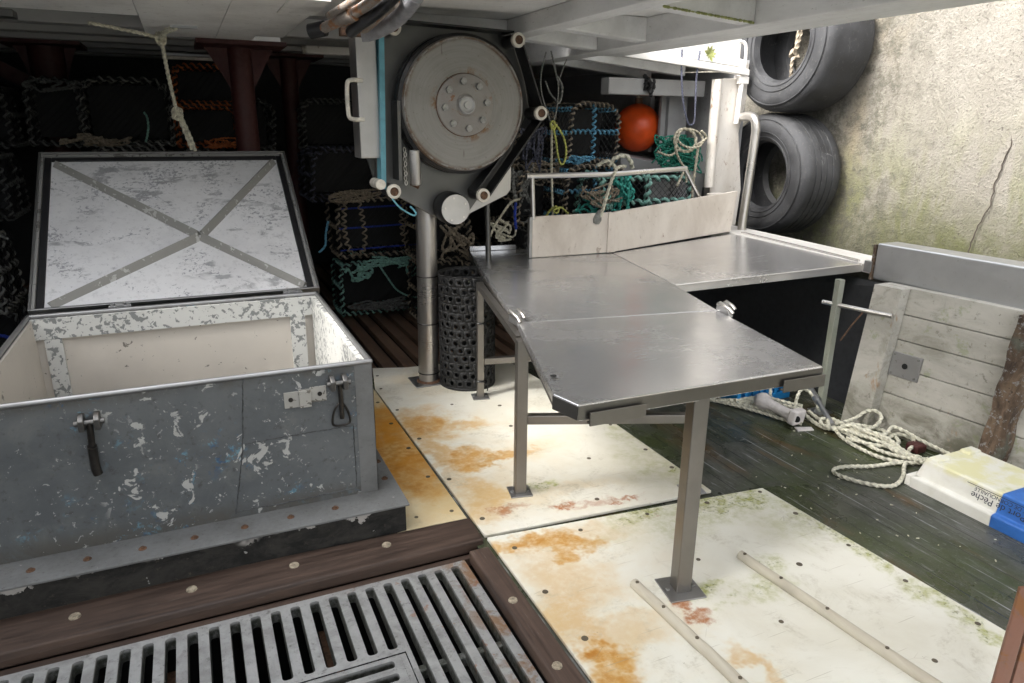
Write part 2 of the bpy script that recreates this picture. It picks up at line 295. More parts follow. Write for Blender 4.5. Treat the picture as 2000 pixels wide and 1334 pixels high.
simple('pit_black', (0.010, 0.010, 0.010), 0.9)
simple('pot_net', (0.012, 0.013, 0.014), 0.7)
simple('pot_core', (0.016, 0.016, 0.017), 0.7)
simple('black_mesh', (0.012, 0.0125, 0.013), 0.6)
simple('cable_tie', (0.01, 0.01, 0.01), 0.4)
simple('buoy_orange', (0.74, 0.085, 0.010), 0.38, var=0.25, scale=5)
simple('crate_blue', (0.015, 0.20, 0.48), 0.4, var=0.3)
simple('float_white', (0.66, 0.62, 0.60), 0.45, var=.25)
simple('fishbox_blue', (0.035, 0.145, 0.47), 0.42, var=0.2)
simple('ink', (0.03, 0.035, 0.05), 0.6)
simple('seam_grey', (0.075, 0.08, 0.085), 0.5, var=.7, scale=40)
simple('weld_dark', (0.06, 0.055, 0.05), 0.4, 0.8)
ROPES = dict(rope_khaki=(0.36, 0.33, 0.25), rope_cream=(0.60, 0.57, 0.45), rope_white=(0.60, 0.58, 0.47), rope_tan=(0.29, 0.245, 0.185), rope_grey=(0.23, 0.235, 0.22),
             rope_teal=(0.05, 0.36, 0.30), rope_pale_teal=(0.24, 0.46, 0.40), rope_blue=(0.02, 0.05, 0.36), rope_light_blue=(0.14, 0.38, 0.56),
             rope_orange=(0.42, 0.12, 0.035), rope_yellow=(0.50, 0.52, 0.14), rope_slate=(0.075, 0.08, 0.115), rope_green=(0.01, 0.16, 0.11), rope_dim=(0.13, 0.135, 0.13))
for k, v in ROPES.items(): simple(k, v, 0.75, var=0.45, scale=40, bump=0.3)
steel('table_steel', (0.66, 0.66, 0.67), 0.23, st=(2, 30, 2), dirt=0.2, metal=.86, scr=.35)
steel('wing_steel', (0.74, 0.72, 0.70), 0.20, st=(2, 20, 2), dirt=0.15, metal=.62, scr=.2)
steel('edge_steel', (0.22, 0.21, 0.195), 0.34, st=(2, 30, 30), dirt=0.6)
steel('leg_steel', (0.255, 0.24, 0.22), 0.36, st=(40, 40, 2), dirt=0.6)
steel('plate_steel', (0.135, 0.135, 0.13), 0.38, st=(30, 2, 2), dirt=0.4)
steel('pillar_steel', (0.44, 0.42, 0.40), 0.30, st=(1, 1, 25), dirt=0.4)
steel('channel_steel', (0.50, 0.49, 0.48), 0.36, st=(30, 30, 2), dirt=0.6)
steel('galv', (0.42, 0.42, 0.42), 0.42, st=(6, 6, 6), dirt=0.5)
steel('cap_steel', (0.56, 0.57, 0.58), 0.45, st=(20, 1.5, 20), dirt=0.5)
steel('latch_steel', (0.20, 0.195, 0.185), 0.42, st=(20, 20, 20), dirt=.7)
def grate_mat():
    a = Mat('grating_alu', .55, .45, pos='world'); n = a.noise(6, 7, .7, .4); n2 = a.noise(45, 5, .75)
    c = a.mix(a.thr(n, .35, .68), (0.45, 0.455, 0.45), (0.28, 0.28, 0.275)); c = a.mix(a.thr(n2, .54, .70, 0, .65), c, (0.10, 0.095, 0.085))
    c = a.mix(a.mul(a.thr(a.axis(0), .72, .92), a.thr(n, .45, .58, 0, .85)), c, (0.30, 0.16, 0.07)); c = a.mix(a.mul(a.thr(a.axis(0), .3, .7), a.thr(a.noise(16, 4, .6, off=(3, 3, 0)), .62, .68, 0, .7)), c, (0.34, 0.17, 0.10))
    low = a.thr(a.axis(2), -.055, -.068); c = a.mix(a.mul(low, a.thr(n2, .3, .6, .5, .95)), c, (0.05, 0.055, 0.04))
    a.col(c); a.rough(a.thr(n, .3, .7, .42, .7)); a.bump(n2, .35, .004); MT['grating_alu'] = a.m
grate_mat()
steel('rail_tube', (0.62, 0.60, 0.57), 0.3, st=(4, 30, 30), dirt=0.4)

def wood(name, a0, a1, st=(12, 0.8, 6), rough=0.6, wear=None):
    a = Mat(name, rough, pos='world')
    g = a.noise(3, 7, 0.68, 0.4, st=st)
    c = a.mix(a.thr(g, 0.3, 0.7), a0, a1)
    c = a.mix(a.thr(a.noise(2, 4, .6), 0.45, 0.7, 0, .6), c, tuple(x*.55 for x in a0))
    if wear: c = a.mix(a.thr(a.noise(10, 6, .7, .4, st=st, off=(3, 3, 3)), 0.60, 0.70, 0, .7), c, wear)
    a.col(c); a.rough(a.thr(g, .3, .7, rough-.12, rough+.15)); a.bump(g, 0.3, 0.004)
    MT[name] = a.m
wood('plank_brown', (0.036, 0.022, 0.016), (0.095, 0.060, 0.044), st=(0.8, 16, 8), rough=0.6, wear=(0.13, 0.105, 0.085))
wood('plank_brown_y', (0.050, 0.031, 0.024), (0.115, 0.075, 0.056), st=(16, .8, 8), rough=0.6, wear=(0.15, 0.12, 0.10))
wood('slat_brown', (0.105, 0.060, 0.038), (0.22, 0.145, 0.100), rough=0.55, wear=(0.03, 0.02, 0.015))
wood('batten_pale', (0.50, 0.45, 0.36), (0.62, 0.58, 0.48), rough=0.55)

def wall_mat():
    a = Mat('quay_concrete', 0.9, pos='world')
    n1 = a.noise(0.7, 6, 0.6, 0.3); n2 = a.noise(9, 7, 0.74); n3 = a.noise(60, 5, 0.72); n4 = a.noise(3.0, 6, .65, .4, st=(1, 1, .45), off=(1, 6, 3))
    c = a.mix(a.thr(n1, 0.35, 0.65), (0.345, 0.325, 0.285), (0.275, 0.255, 0.215))
    c = a.mix(a.thr(n4, 0.50, 0.68, 0, .55), c, (0.40, 0.375, 0.32))
    c = a.mix(a.thr(a.noise(1.1, 5, .6, .3, st=(1, 1, .5), off=(0, 8, 2)), 0.56, 0.72, 0, .5), c, (0.33, 0.26, 0.15))
    lo = a.thr(a.axis(2), 2.1, 0.95); side = a.thr(a.axis(1), 3.2, 4.3)
    c = a.mix(a.mul(a.thr(n4, .40, .62), a.mul(lo, .9)), c, (0.165, 0.175, 0.060))
    c = a.mix(a.mul(a.thr(a.axis(2), 1.45, 0.85), a.thr(n2, .3, .62, .3, .9)), c, (0.14, 0.145, 0.062))
    c = a.mix(a.mul(side, a.thr(n2, .42, .62, .1, .85)), c, (0.12, 0.112, 0.085))
    c = a.mix(a.thr(n2, 0.56, 0.68, 0, .5), c, (0.13, 0.12, 0.10))
    c = a.mix(a.thr(n3, 0.58, 0.66, 0, .75), c, (0.085, 0.075, 0.06))
    c = a.mix(a.thr(a.noise(22, 4, .7, off=(1, 2, 3)), 0.66, 0.69, 0, .7), c, (0.07, 0.06, 0.05))
    pv = a.thr(a.voro(48), .20, .08); pm = a.mul(pv, a.thr(a.noise(7, 4, .6, off=(3, 3, 8)), .47, .60)); c = a.mix(a.mul(pm, .85), c, (0.075, 0.068, 0.055))
    a.col(c); a.bump(a.op('SUBTRACT', a.op('ADD', a.mul(n2, 1.5), a.mul(n3, 1.0)), a.mul(pm, 1.2)), 1.0, 0.04)
    MT['quay_concrete'] = a.m
wall_mat()

def tyre_mat():
    a = Mat('tyre_rubber', 0.55)
    n = a.noise(5, 6, .65, .4); n2 = a.noise(40, 4, .7)
    c = a.mix(a.thr(n, .35, .7), (0.014, 0.0145, 0.016), (0.036, 0.037, 0.040))
    c = a.mix(a.thr(a.noise(9, 6, .7, .8, st=(3, 1, 1)), .58, .70, 0, .6), c, (0.10, 0.10, 0.098)); c = a.mix(a.thr(n2, .60, .70, 0, .6), c, (0.085, 0.08, 0.07)); c = a.mix(a.thr(a.noise(14, 5, .7, 1.2, st=(1, 3, 1), off=(5, 5, 5)), .66, .70, 0, .6), c, (0.16, 0.16, 0.16))
    a.col(c); a.rough(a.thr(n, .3, .7, .55, .85)); a.bump(a.op('ADD', n2, a.noise(6, 5, .7)), .4, .006)
    MT['tyre_rubber'] = a.m
tyre_mat()
def fish_mat():
    a = Mat('fishbox_white', 0.5, pos='world')
    n = a.noise(7, 5, .65, .4); up_ = a.thr(a.axis(2), 0.10, 0.125)
    c = a.mix(a.thr(n, .4, .7, 0, .4), (0.72, 0.71, 0.66), (0.55, 0.53, 0.44))
    c = a.mix(a.mul(up_, a.thr(n, .38, .60, .15, .9)), c, (0.66, 0.63, 0.36))
    c = a.mix(a.thr(a.noise(5, 4, .6, off=(4, 4, 1)), .60, .72, 0, .6), c, (0.46, 0.47, 0.20))
    a.col(c); a.bump(a.noise(60, 3, .6), .15, .002)
    MT['fishbox_white'] = a.m
fish_mat()
simple('sea_water', (0.02, 0.03, 0.03), 0.08, var=.2)

# ------------------------------------------------------------------ mesh helper
def perp(d):
    d = d.normalized(); a = Vector((0, 0, 1)) if abs(d.z) < 0.9 else Vector((1, 0, 0))
    u = d.cross(a).normalized(); return u, d.cross(u).normalized()
def resample(pts, n=8, closed=False):
    P = [Vector(p) for p in pts]; L = len(P); out = []
    rng = L if closed else L-1
    for i in range(rng):
        if closed: a, b, c, d = P[(i-1) % L], P[i], P[(i+1) % L], P[(i+2) % L]
        else: a, b, c, d = P[max(i-1, 0)], P[i], P[i+1], P[min(i+2, L-1)]
        for k in range(n):
            t = k/n
            out.append(0.5*((2*b)+(c-a)*t+(2*a-5*b+4*c-d)*t*t+(3*b-a-3*c+d)*t**3))
    if not closed: out.append(P[-1])
    return out
def even(pts, step):
    """polyline -> evenly spaced points"""
    P = [Vector(p) for p in pts]; d = [0]
    for a, b in zip(P, P[1:]): d.append(d[-1]+(b-a).length)
    n = max(2, int(d[-1]/step)+1); out = []; j = 0
    for i in range(n):
        s = d[-1]*i/(n-1)
        while j < len(d)-2 and d[j+1] < s: j += 1
        t = (s-d[j])/max(1e-9, d[j+1]-d[j]); out.append(P[j].lerp(P[j+1], min(1, t)))
    return out
def frames(P, closed=False):
    n = len(P); T = []
    for i in range(n):
        a = P[(i-1) % n] if (closed or i > 0) else P[i]; b = P[(i+1) % n] if (closed or i < n-1) else P[i]
        t = b-a; T.append(t.normalized() if t.length > 1e-9 else Vector((0, 0, 1)))
    u, v = perp(T[0]); F = [(u, v)]
    for i in range(1, n):
        q = T[i-1].rotation_difference(T[i]); u = q @ u; u = (u-T[i]*u.dot(T[i])).normalized(); F.append((u, T[i].cross(u)))
    return T, F
ORG = {}
def org(o): return ORG.get(o.name, Vector((0, 0, 0)))
class MB:
    def __init__(s): s.v = []; s.f = []; s.sm = []; s.M = None
    def add(s, vs, fs, smooth=False):
        k = len(s.v)
        s.v += [(s.M @ Vector(v)) if s.M else Vector(v) for v in vs]
        for f in fs: s.f.append([i+k for i in f]); s.sm.append(smooth)
        return s
    def box(s, a, b):
        (x0, y0, z0), (x1, y1, z1) = [min(p, q) for p, q in zip(a, b)], [max(p, q) for p, q in zip(a, b)]
        return s.hexa([(x0, y0, z0), (x1, y0, z0), (x1, y1, z0), (x0, y1, z0), (x0, y0, z1), (x1, y0, z1), (x1, y1, z1), (x0, y1, z1)])
    def hexa(s, v): return s.add(v, [(3, 2, 1, 0), (4, 5, 6, 7), (0, 1, 5, 4), (1, 2, 6, 5), (2, 3, 7, 6), (3, 0, 4, 7)])
    def bar(s, a, b, w, h, side=None):
        """box along a-b; w along 'side', h across"""
        a, b = Vector(a), Vector(b); d = (b-a).normalized()
        if side is None: u, v = perp(d)
        else: u = Vector(side); u = (u-d*u.dot(d)).normalized(); v = d.cross(u)
        q = [(-1, -1), (1, -1), (1, 1), (-1, 1)]
        return s.hexa([p+u*(x*w/2)+v*(y*h/2) for p in (a, b) for x, y in q])
    def prism(s, top, down):
        """top: 3-D polygon (counter-clockwise from above); down: vector to the underside"""
        n = len(top); t = [Vector(p) for p in top]; d = Vector(down)
        return s.add(t+[p+d for p in t], [tuple(range(n)), tuple(range(2*n-1, n-1, -1))]+[(i, i+n, (i+1) % n+n, (i+1) % n) for i in range(n)])
    def cyl(s, a, b, r, r2=None, n=16, smooth=True, cap=True):
        a, b = Vector(a), Vector(b); r2 = r if r2 is None else r2; u, v = perp(b-a)
        vs = [p+(u*math.cos(6.28318*i/n)+v*math.sin(6.28318*i/n))*q for p, q in ((a, r), (b, r2)) for i in range(n)]
        s.add(vs, [(i, (i+1) % n, (i+1) % n+n, i+n) for i in range(n)], smooth)
        if cap: s.add(vs, [tuple(range(n-1, -1, -1)), tuple(range(n, 2*n))])
        return s
    def lathe(s, o, d, prof, n=32, smooth=True, closed=False):
        o, d = Vector(o), Vector(d).normalized(); u, v = perp(d); m_ = len(prof)
        vs = [o+d*h+(u*math.cos(6.28318*i/n)+v*math.sin(6.28318*i/n))*r for r, h in prof for i in range(n)]
        fs = []
        for k in range(m_ if closed else m_-1):
            k2 = (k+1) % m_
            fs += [(k*n+i, k*n+(i+1) % n, k2*n+(i+1) % n, k2*n+i) for i in range(n)]
        return s.add(vs, fs, smooth)
    def tube(s, pts, r, n=8, closed=False, cap=True, smooth=True):
        P = [Vector(p) for p in pts]; T, F = frames(P, closed); L = len(P); vs = []
        for p, (u, v) in zip(P, F): vs += [p+(u*math.cos(6.28318*i/n)+v*math.sin(6.28318*i/n))*r for i in range(n)]
        fs = []
        for k in range(L if closed else L-1):
            k2 = (k+1) % L; fs += [(k*n+i, k*n+(i+1) % n, k2*n+(i+1) % n, k2*n+i) for i in range(n)]
        if cap and not closed: fs += [tuple(range(n-1, -1, -1)), tuple(range((L-1)*n, L*n))]
        return s.add(vs, fs, smooth)
    def rope(s, pts, r, lay=8.5, seg=8, n=9, raw=False, closed=False):
        """three-strand laid rope: a lobed section that twists along the path"""
        P = pts if raw else resample(pts, seg, closed)
        P = even(P+([P[0]] if closed else []), r*0.9)
        T, F = frames(P); vs = []; L = len(P); tw = 0
        for k, (p, (u, v)) in enumerate(zip(P, F)):
            if k: tw += (P[k]-P[k-1]).length/(r*lay)*6.28318
            for i in range(n):
                th = 6.28318*i/n; rr = r*(0.86+0.15*math.cos(3*th)); vs.append(p+(u*math.cos(th+tw)+v*math.sin(th+tw))*rr)
        fs = [(k*n+i, k*n+(i+1) % n, (k+1)*n+(i+1) % n, (k+1)*n+i) for k in range(L-1) for i in range(n)]
        fs += [tuple(range(n-1, -1, -1)), tuple(range((L-1)*n, L*n))]
        return s.add(vs, fs, True)
    def helix(s, pts, R_, r, pitch, n=4, per=8):
        P = even(pts, pitch/per); T, F = frames(P); Q = []
        for k, (p, (u, v)) in enumerate(zip(P, F)):
            th = 6.28318*k/per+.5*math.sin(k*.13+len(P)); q_ = R_*random.uniform(.9, 1.22); Q.append(p+(u*math.cos(th)+v*math.sin(th))*q_)
        return s.tube(Q, r, n, cap=False)
    def build(s, name, mat, parent=None, loc=None, bevel=0.0, seg=2):
        o0 = org(parent) if parent else Vector(loc or (0, 0, 0))
        me = bpy.data.meshes.new(name)
        me.from_pydata([tuple(v-o0) for v in s.v], [], s.f); me.update()
        me.polygons.foreach_set('use_smooth', s.sm)
        if any(s.sm): me.set_sharp_from_angle(angle=R(42))
        o = bpy.data.objects.new(name, me); C.objects.link(o)
        o.data.materials.append(MT[mat] if isinstance(mat, str) else mat)
        if parent: o.parent = parent
        else: o.location = o0
        ORG[o.name] = o0
        if bevel:
            b = o.modifiers.new('bevel', 'BEVEL'); b.width = bevel; b.segments = seg; b.limit_method = 'ANGLE'; b.angle_limit = R(40)
        return o
def tag(o, label=None, cat=None, group=None, kind=None):
    if label: o['label'] = label
    if cat: o['category'] = cat
    if group: o['group'] = group
    if kind: o['kind'] = kind
    return o
def thing(name, loc, label, cat, group=None, rz=0):
    o = bpy.data.objects.new(name, None); C.objects.link(o); o.location = loc; o.empty_display_size = .1
    o.rotation_euler = (0, 0, rz); ORG[o.name] = Vector(loc)
    return tag(o, label, cat, group)
def structure(o): o['kind'] = 'structure'; return o
def bx(a, b): return MB().box(a, b)

# ================================================================== SETTING
# hold opening: the deck is laid round the grating pit
mb = MB()
for a, b in (((2.0, -4), (3.9, 4.8)), ((2.9, 4.8), (3.9, 9.5)), ((-2.6, 2.60), (2.0, 4.8)), ((-2.6, -4), (2.0, 0.3)), ((0.98, 0.3), (2.0, 2.60))):
    mb.add([(a[0], a[1], -.02), (b[0], a[1], -.02), (b[0], b[1], -.02), (a[0], b[1], -.02)], [(0, 1, 2, 3)])
structure(mb.build('deck', 'deck_planks'))
mb = MB()
mb.box((-2.6, 0.3, -.62), (0.98, 2.6, -.60)); mb.box((-2.6, 2.60, -.6), (0.98, 2.62, -.03)); mb.box((0.98, 0.3, -.6), (1.0, 2.6, -.03)); mb.box((-2.62, 0.3, -.6), (-2.6, 2.6, -.03)); mb.box((-2.6, .28, -.6), (.98, .3, -.03))
structure(mb.build('hold', 'pit_black'))
# slatted floor of the shelter, boards running fore and aft over a dark bilge
mb = bx((-2.6, 4.8, -.10), (2.9, 9.5, -.09)); structure(mb.build('bilge', 'pit_black'))
structure(bx((-40, -40, -1.30), (60, 60, -1.25)).build('water', 'sea_water'))
mb = MB(); x = -2.55
while x < 2.8:
    w = 0.10+random.uniform(-.012, .015); mb.box((x, 4.86+random.uniform(-.03, .02), -.075), (x+w, 9.4, -.028+random.uniform(-.004, .004))); x += w+random.uniform(.035, .055)
tag(mb.build('slatted_floor', 'slat_brown', bevel=.004), 'brown wooden slatted floor boards behind the white sheets', 'floor')
tag(bx((-2.4, 6.88, -.025), (2.6, 6.99, .0)).build('floor_batten', 'slat_brown', bevel=.004), 'brown crosswise batten lying over the slatted floor', 'batten')

# quay wall
q = thing('quay_wall', (5.25, 3, -1.25), 'pale weathered concrete quay wall with mossy stains beside the boat', 'wall')
mb = MB(); NY, NZ = 90, 36
vs = []; fs = []
for j in range(NZ+1):
    for i in range(NY+1):
        vs.append((5.02+random.uniform(-.012, .012)+.03*math.sin(i*.7+j*.3), -6+i*.22, -1.6+j*.15))
for j in range(NZ):
    for i in range(NY):
        k = j*(NY+1)+i; fs.append((k, k+NY+1, k+NY+2, k+1))
mb.add(vs, fs, True); mb.box((5.2, -6, -1.6), (6.4, 13.8, 3.78))
mb.build('face', 'quay_concrete', q)
mb = MB(); pts = [(5.0, 3.02, 2.1), (5.0, 3.06, 1.86), (5.0, 3.03, 1.66), (5.0, 3.08, 1.45), (5.0, 3.09, 1.25), (5.0, 3.15, 1.08), (5.0, 3.17, .9)]
P = even(pts, .03); P = [p+Vector((0, random.uniform(-.008, .008), 0)) for p in P]
mb.tube(P, .0045, 5); mb.build('crack', 'crack_dark', q)

# tyres hung on the quay wall, tread towards the wall, sidewall towards the boat
def make_tyre(name, y, z, x0, ro, wd, label, grooves, rot):
    t = thing(name, (x0, y, z), label, 'tyre', 'tyre fenders on the quay wall')
    ri = ro*.53; prof = []
    out = [(ri, .05), (ri+.02, .0), (ri+.05, -.012), (ro*.78, -.03), (ro*.88, -.022), (ro*.95, .0), (ro*.985, .03)]
    inn = [(ro*.985, wd-.03), (ro*.95, wd), (ro*.8, wd+.02), (ri+.05, wd), (ri, wd-.05), (ri+.03, wd-.09), (ro*.82, wd-.10), (ro*.86, wd*.5), (ro*.82, .10), (ri+.03, .09)]
    tr = []
    n = grooves
    if n:
        wgr = (wd-.09)/(n+1)
        for k in range(n+1):
            a = .045+k*wgr
            tr += [(ro, a), (ro, a+wgr-.012)]
            if k < n: tr += [(ro-.012, a+wgr-.010), (ro-.012, a+wgr-.002)]
    else: tr = [(ro, .06), (ro+.006, wd*.5), (ro, wd-.06)]
    mb = MB(); mb.lathe((x0, y, z), (1, 0, 0), out+tr+inn, 72, True, True)
    o = mb.build('carcass', 'tyre_rubber', t)
    md = o.modifiers.new('edge', 'EDGE_SPLIT'); md.split_angle = R(50)
    mb = MB()
    for rr, hh, w_ in ((ro*.90, -.022, .006), (ro*.70, -.026, .004), (ri+.045, -.012, .006)):
        mb.tube([(x0+hh, y+math.cos(a*.10472)*rr, z+math.sin(a*.10472)*rr) for a in range(60)], w_, 6, closed=True)
    mb.build('sidewall_rib', 'tyre_rubber', t)
    return t
make_tyre('tyre', 4.82, 1.355, 4.56, .515, .40, 'black truck tyre fender, the lower one with grooved tread, against the quay wall', 4, 0)
make_tyre('tyre', 4.70, 2.405, 4.50, .53, .46, 'smooth worn black tyre fender hanging above the grooved one on the wall', 0, 0)
tag(MB().rope([(4.62, 4.62, 2.9), (4.62, 4.64, 2.5), (4.63, 4.66, 2.32)], .017).rope([(4.65, 4.60, 2.9), (4.64, 4.63, 2.5), (4.63, 4.66, 2.32)], .017).rope([(4.63, 4.66, 2.34), (4.60, 4.65, 2.36), (4.60, 4.68, 2.31), (4.65, 4.68, 2.33), (4.65, 4.64, 2.30), (4.61, 4.66, 2.28), (4.66, 4.70, 2.10), (4.70, 4.74, 1.95)], .016).build('tyre_rope', 'rope_tan'),
    'tan knotted rope hanging through the upper tyre', 'rope')
tag(MB().rope([(4.80, 4.60, 1.75), (4.79, 4.64, 1.4), (4.79, 4.70, .9)], .010).build('tyre_rope', 'rope_cream'), 'thin pale line hanging down inside the lower grooved tyre', 'rope')

# ------------------------------------------------------------------ starboard bulwark
bw = thing('bulwark', (3.8, 2.5, 0), 'cream planked bulwark under a grey steel capping, with an old rough post', 'bulwark')
# inner face is the line X = xb(y) at deck, leaning out to the cap
def bpt(y, z): return Vector((3.70+(2.65-y)*.10+z*.12, y, z))
mb = MB(); zs = [-.02, .22, .385, .55, .70, .86]
for a, b in zip(zs, zs[1:]):
    y0, y1 = -1.5, 2.87
    i0, i1, i2, i3 = bpt(y0, a+.0025), bpt(y1, a+.0025), bpt(y1, b-.0025), bpt(y0, b-.0025); d = Vector((.06, 0, 0))
    mb.hexa([i0, i0+d, i1+d, i1, i3, i3+d, i2+d, i2])
mb.build('planking', 'bulwark_cream', bw, bevel=.004)
a, b = bpt(-1.5, -.02), bpt(2.87, -.02); mb = MB(); d = Vector((.07, 0, 0)); e = Vector((.20, 0, 0)); u = Vector((.1, 0, .86))
mb.hexa([a+d, a+e, b+e, b+d, a+d+u, a+e+u, b+e+u, b+d+u]); mb.build('outer_shell', 'hull_dark', bw)
# frame posts on the inside
def post(y, w, t, mat, z1=.855, jag=0):
    mb = MB(); n = 14
    for k in range(n):
        za, zb = -.02+(z1+.02)*k/n, -.02+(z1+.02)*(k+1)/n
        ra = lambda z: Vector((math.sin(z*31)*jag, math.sin(z*23+1)*jag, 0))
        A0, A1 = bpt(y, za)+ra(za), bpt(y+w, za)-ra(za)*.5; B0, B1 = bpt(y, zb)+ra(zb), bpt(y+w, zb)-ra(zb)*.5; d = Vector((-t, 0, 0)); g = Vector((-.002, 0, 0))
        mb.hexa([A0+d, A0+g, A1+g, A1+d, B0+d, B0+g, B1+g, B1+d])
    return mb
post(2.70, .17, .075, 'white_paint').build('frame_post', 'bulwark_cream', bw)
o = post(1.97, .105, .085, 'old_post_wood', jag=.010).build('frame_post', 'old_post_wood', bw); o['label'] = 'old bare wooden frame post with flaking paint'
post(1.2, .16, .08, 'white_paint').build('frame_post', 'bulwark_cream', bw)
# cap: stainless clad rail
mb = MB()
c = lambda x, y, z: (x, y, z)
mb.hexa([(4.02, -1.4, .825), (4.20, -1.4, .825), (4.04, 3.02, .845), (3.865, 3.02, .845), (4.02, -1.4, 1.085), (4.20, -1.4, 1.085), (4.04, 3.02, 1.072), (3.865, 3.02, 1.072)])
mb.build('cap_rail', 'cap_steel', bw, bevel=.012, seg=3)
mb = bx((3.86, 3.024, .84), (4.0, 3.04, 1.06)); mb.build('cap_end', 'old_post_wood', bw)
p = bpt(2.60, .40); mb = MB(); nrm = Vector((-1, -.1, .12)).normalized()
a = bpt(2.70, .335); b = bpt(2.52, .335); cc = bpt(2.52, .48); dd = bpt(2.70, .48)
mb.prism([v+nrm*.012 for v in (a, b, cc, dd)], -nrm*.011); pl = mb.build('pad_plate', 'galv', bw, bevel=.003)
ctr = (a+b+cc+dd)/4+nrm*.012
MB().cyl(ctr-nrm*.004, ctr+nrm*.002, .017).build('hole', 'pit_black', pl)
mb = MB()
for v in (a, b, cc, dd):
    w = v.lerp(ctr, .22)+nrm*.012; mb.cyl(w-nrm*.004, w+nrm*.004, .007, n=8)
mb.build('screw', 'bolt_grey', pl)
# hull side carried on forward, below and beyond the table
hs = thing('hull_side', (4.0, 6, 0), 'dark inner hull side under and beyond the wing table', 'hull')
mb = MB()
mb.hexa([(3.86, 2.875, -.02), (4.1, 2.875, -.02), (4.1, 9.5, -.02), (3.86, 9.5, -.02), (3.98, 2.875, .80), (4.2, 2.875, .80), (4.4, 9.5, .80), (4.2, 9.5, .80)])
mb.build('lower_plating', 'hull_dark', hs)
mb = MB().hexa([(4.26, 5.04, .80), (4.5, 5.04, .80), (4.4, 9.5, .80), (4.1, 9.5, .80), (4.36, 5.04, 2.2), (4.5, 5.04, 2.2), (4.4, 9.5, 2.4), (4.2, 9.5, 2.4)])
mb.build('upper_plating', 'hull_grey', hs)
mb = MB().hexa([(-2.75, -4, -.02), (-2.6, -4, -.02), (-2.6, 9.5, -.02), (-2.75, 9.5, -.02), (-2.75, -4, 2.6), (-2.6, -4, 2.6), (-2.6, 9.5, 2.6), (-2.75, 9.5, 2.6)])
tag(mb.build('hull_side', 'hull_dark', loc=(-2.6, 3, 0)), 'dark port hull side closing the shelter at far left', 'hull')
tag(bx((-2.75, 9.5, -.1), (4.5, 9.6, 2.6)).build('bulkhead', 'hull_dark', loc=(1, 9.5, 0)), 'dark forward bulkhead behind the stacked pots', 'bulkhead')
# white cap plank on the rail next to the wing table
mb = MB().hexa([(3.98, 3.03, .845), (4.26, 3.03, .845), (4.45, 4.98, .845), (4.14, 4.98, .845), (3.98, 3.03, .905), (4.26, 3.03, .905), (4.45, 4.98, .905), (4.14, 4.98, .905)])
tag(mb.build('rail_plank', 'white_paint', loc=(4.2, 4, .85), bevel=.008), 'white rail capping plank running along the outer side of the wing table', 'rail')

# ------------------------------------------------------------------ shelter end column, roof, beams
sc = thing('shelter_column', (4.3, 5, .85), 'white painted steel end plate of the shelter with rust stains, beside the tyres', 'column')
mb = MB().prism([(4.16, 5.0, 2.135), (4.165, 5.0, 1.24), (4.25, 5.0, .90), (4.50, 5.0, .90), (4.52, 5.0, 1.22), (4.43, 5.0, 1.70), (4.475, 5.0, 1.98), (4.47, 5.0, 2.26), (4.43, 5.0, 2.30), (4.38, 5.0, 2.30), (4.38, 5.0, 2.15)], (0, .04, 0))
mb.build('end_plate', 'column_paint', sc, bevel=.006)
MB().tube([(4.13, 4.985, 2.13), (4.14, 4.985, 1.25)], .042, 14).build('edge_tube', 'column_paint', sc)
mb = bx((4.10, 4.99, .93), (4.16, 5.02, 1.245)); mb.build('bare_patch', 'plate_steel', sc)
bx((3.98, 5.42, 1.15), (4.18, 5.46, 2.12)).build('jamb', 'hull_grey', sc)
mb = MB().tube(resample([(4.30, 4.97, 2.43), (4.36, 4.96, 2.42), (4.385, 4.96, 2.36), (4.385, 4.96, 2.16)], 6), .014, 10)
mb.build('latch_rod', 'white_paint', sc); bx((4.33, 4.94, 2.10), (4.43, 4.98, 2.16)).build('latch_bracket', 'white_paint', sc, bevel=.004)
MB().tube([(4.37, 4.96, 2.10), (4.355, 4.96, 1.78)], .022, 10).build('stop_tube', 'white_paint', sc)
MB().tube(resample([(4.41, 4.995, 1.83), (4.385, 4.90, 1.838), (4.36, 4.80, 1.838), (4.348, 4.735, 1.815), (4.352, 4.715, 1.75), (4.355, 4.715, 1.66), (4.335, 4.715, 1.25), (4.315, 4.715, .905)], 8), .037, 16).build('grab_pipe', 'rail_tube', sc)
# roller post (fairlead) at the end of the splash board
fl = thing('fairlead', (4.30, 4.78, .90), 'squat cream fairlead post with a flat round top at the end of the splash board', 'fairlead')
MB().cyl((4.13, 4.78, .905), (4.13, 4.78, 1.185), .062, n=24).build('stem', 'panel_white', fl)
MB().cyl((4.12, 4.78, 1.185), (4.12, 4.78, 1.207), .125, n=28).build('top_disc', 'panel_white', fl, bevel=.006)

# roof boards
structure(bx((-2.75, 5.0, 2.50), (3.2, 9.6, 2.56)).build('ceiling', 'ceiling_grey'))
mb = MB(); mb.hexa([(3.2, 5.0, 2.33), (4.5, 5.02, 2.235), (4.4, 9.5, 2.30), (3.2, 9.5, 2.5), (3.2, 5.0, 2.39), (4.5, 5.02, 2.295), (4.4, 9.5, 2.36), (3.2, 9.5, 2.56)])
structure(mb.build('ceiling', 'beam_white'))
mb = MB(); mb.box((.92, -.6, 2.405), (3.16, 5.0, 2.45)); mb.box((-1.69, -.6, 2.405), (.919, 1.45, 2.45)); mb.box((-2.75, 3.75, 2.405), (.70, 5.0, 2.45)); mb.box((.70, 3.95, 2.405), (.92, 5.0, 2.45))  # unseen aft slabs added to shade the foreground, gap left to light the lid
structure(mb.build('ceiling', 'ceiling_white'))
def beam(name, v, mat, label, cat='beam', grp=None, bev=.006):
    mb = MB().hexa(v); o = mb.build(name, mat, loc=v[0], bevel=bev); return tag(o, label, cat, grp)
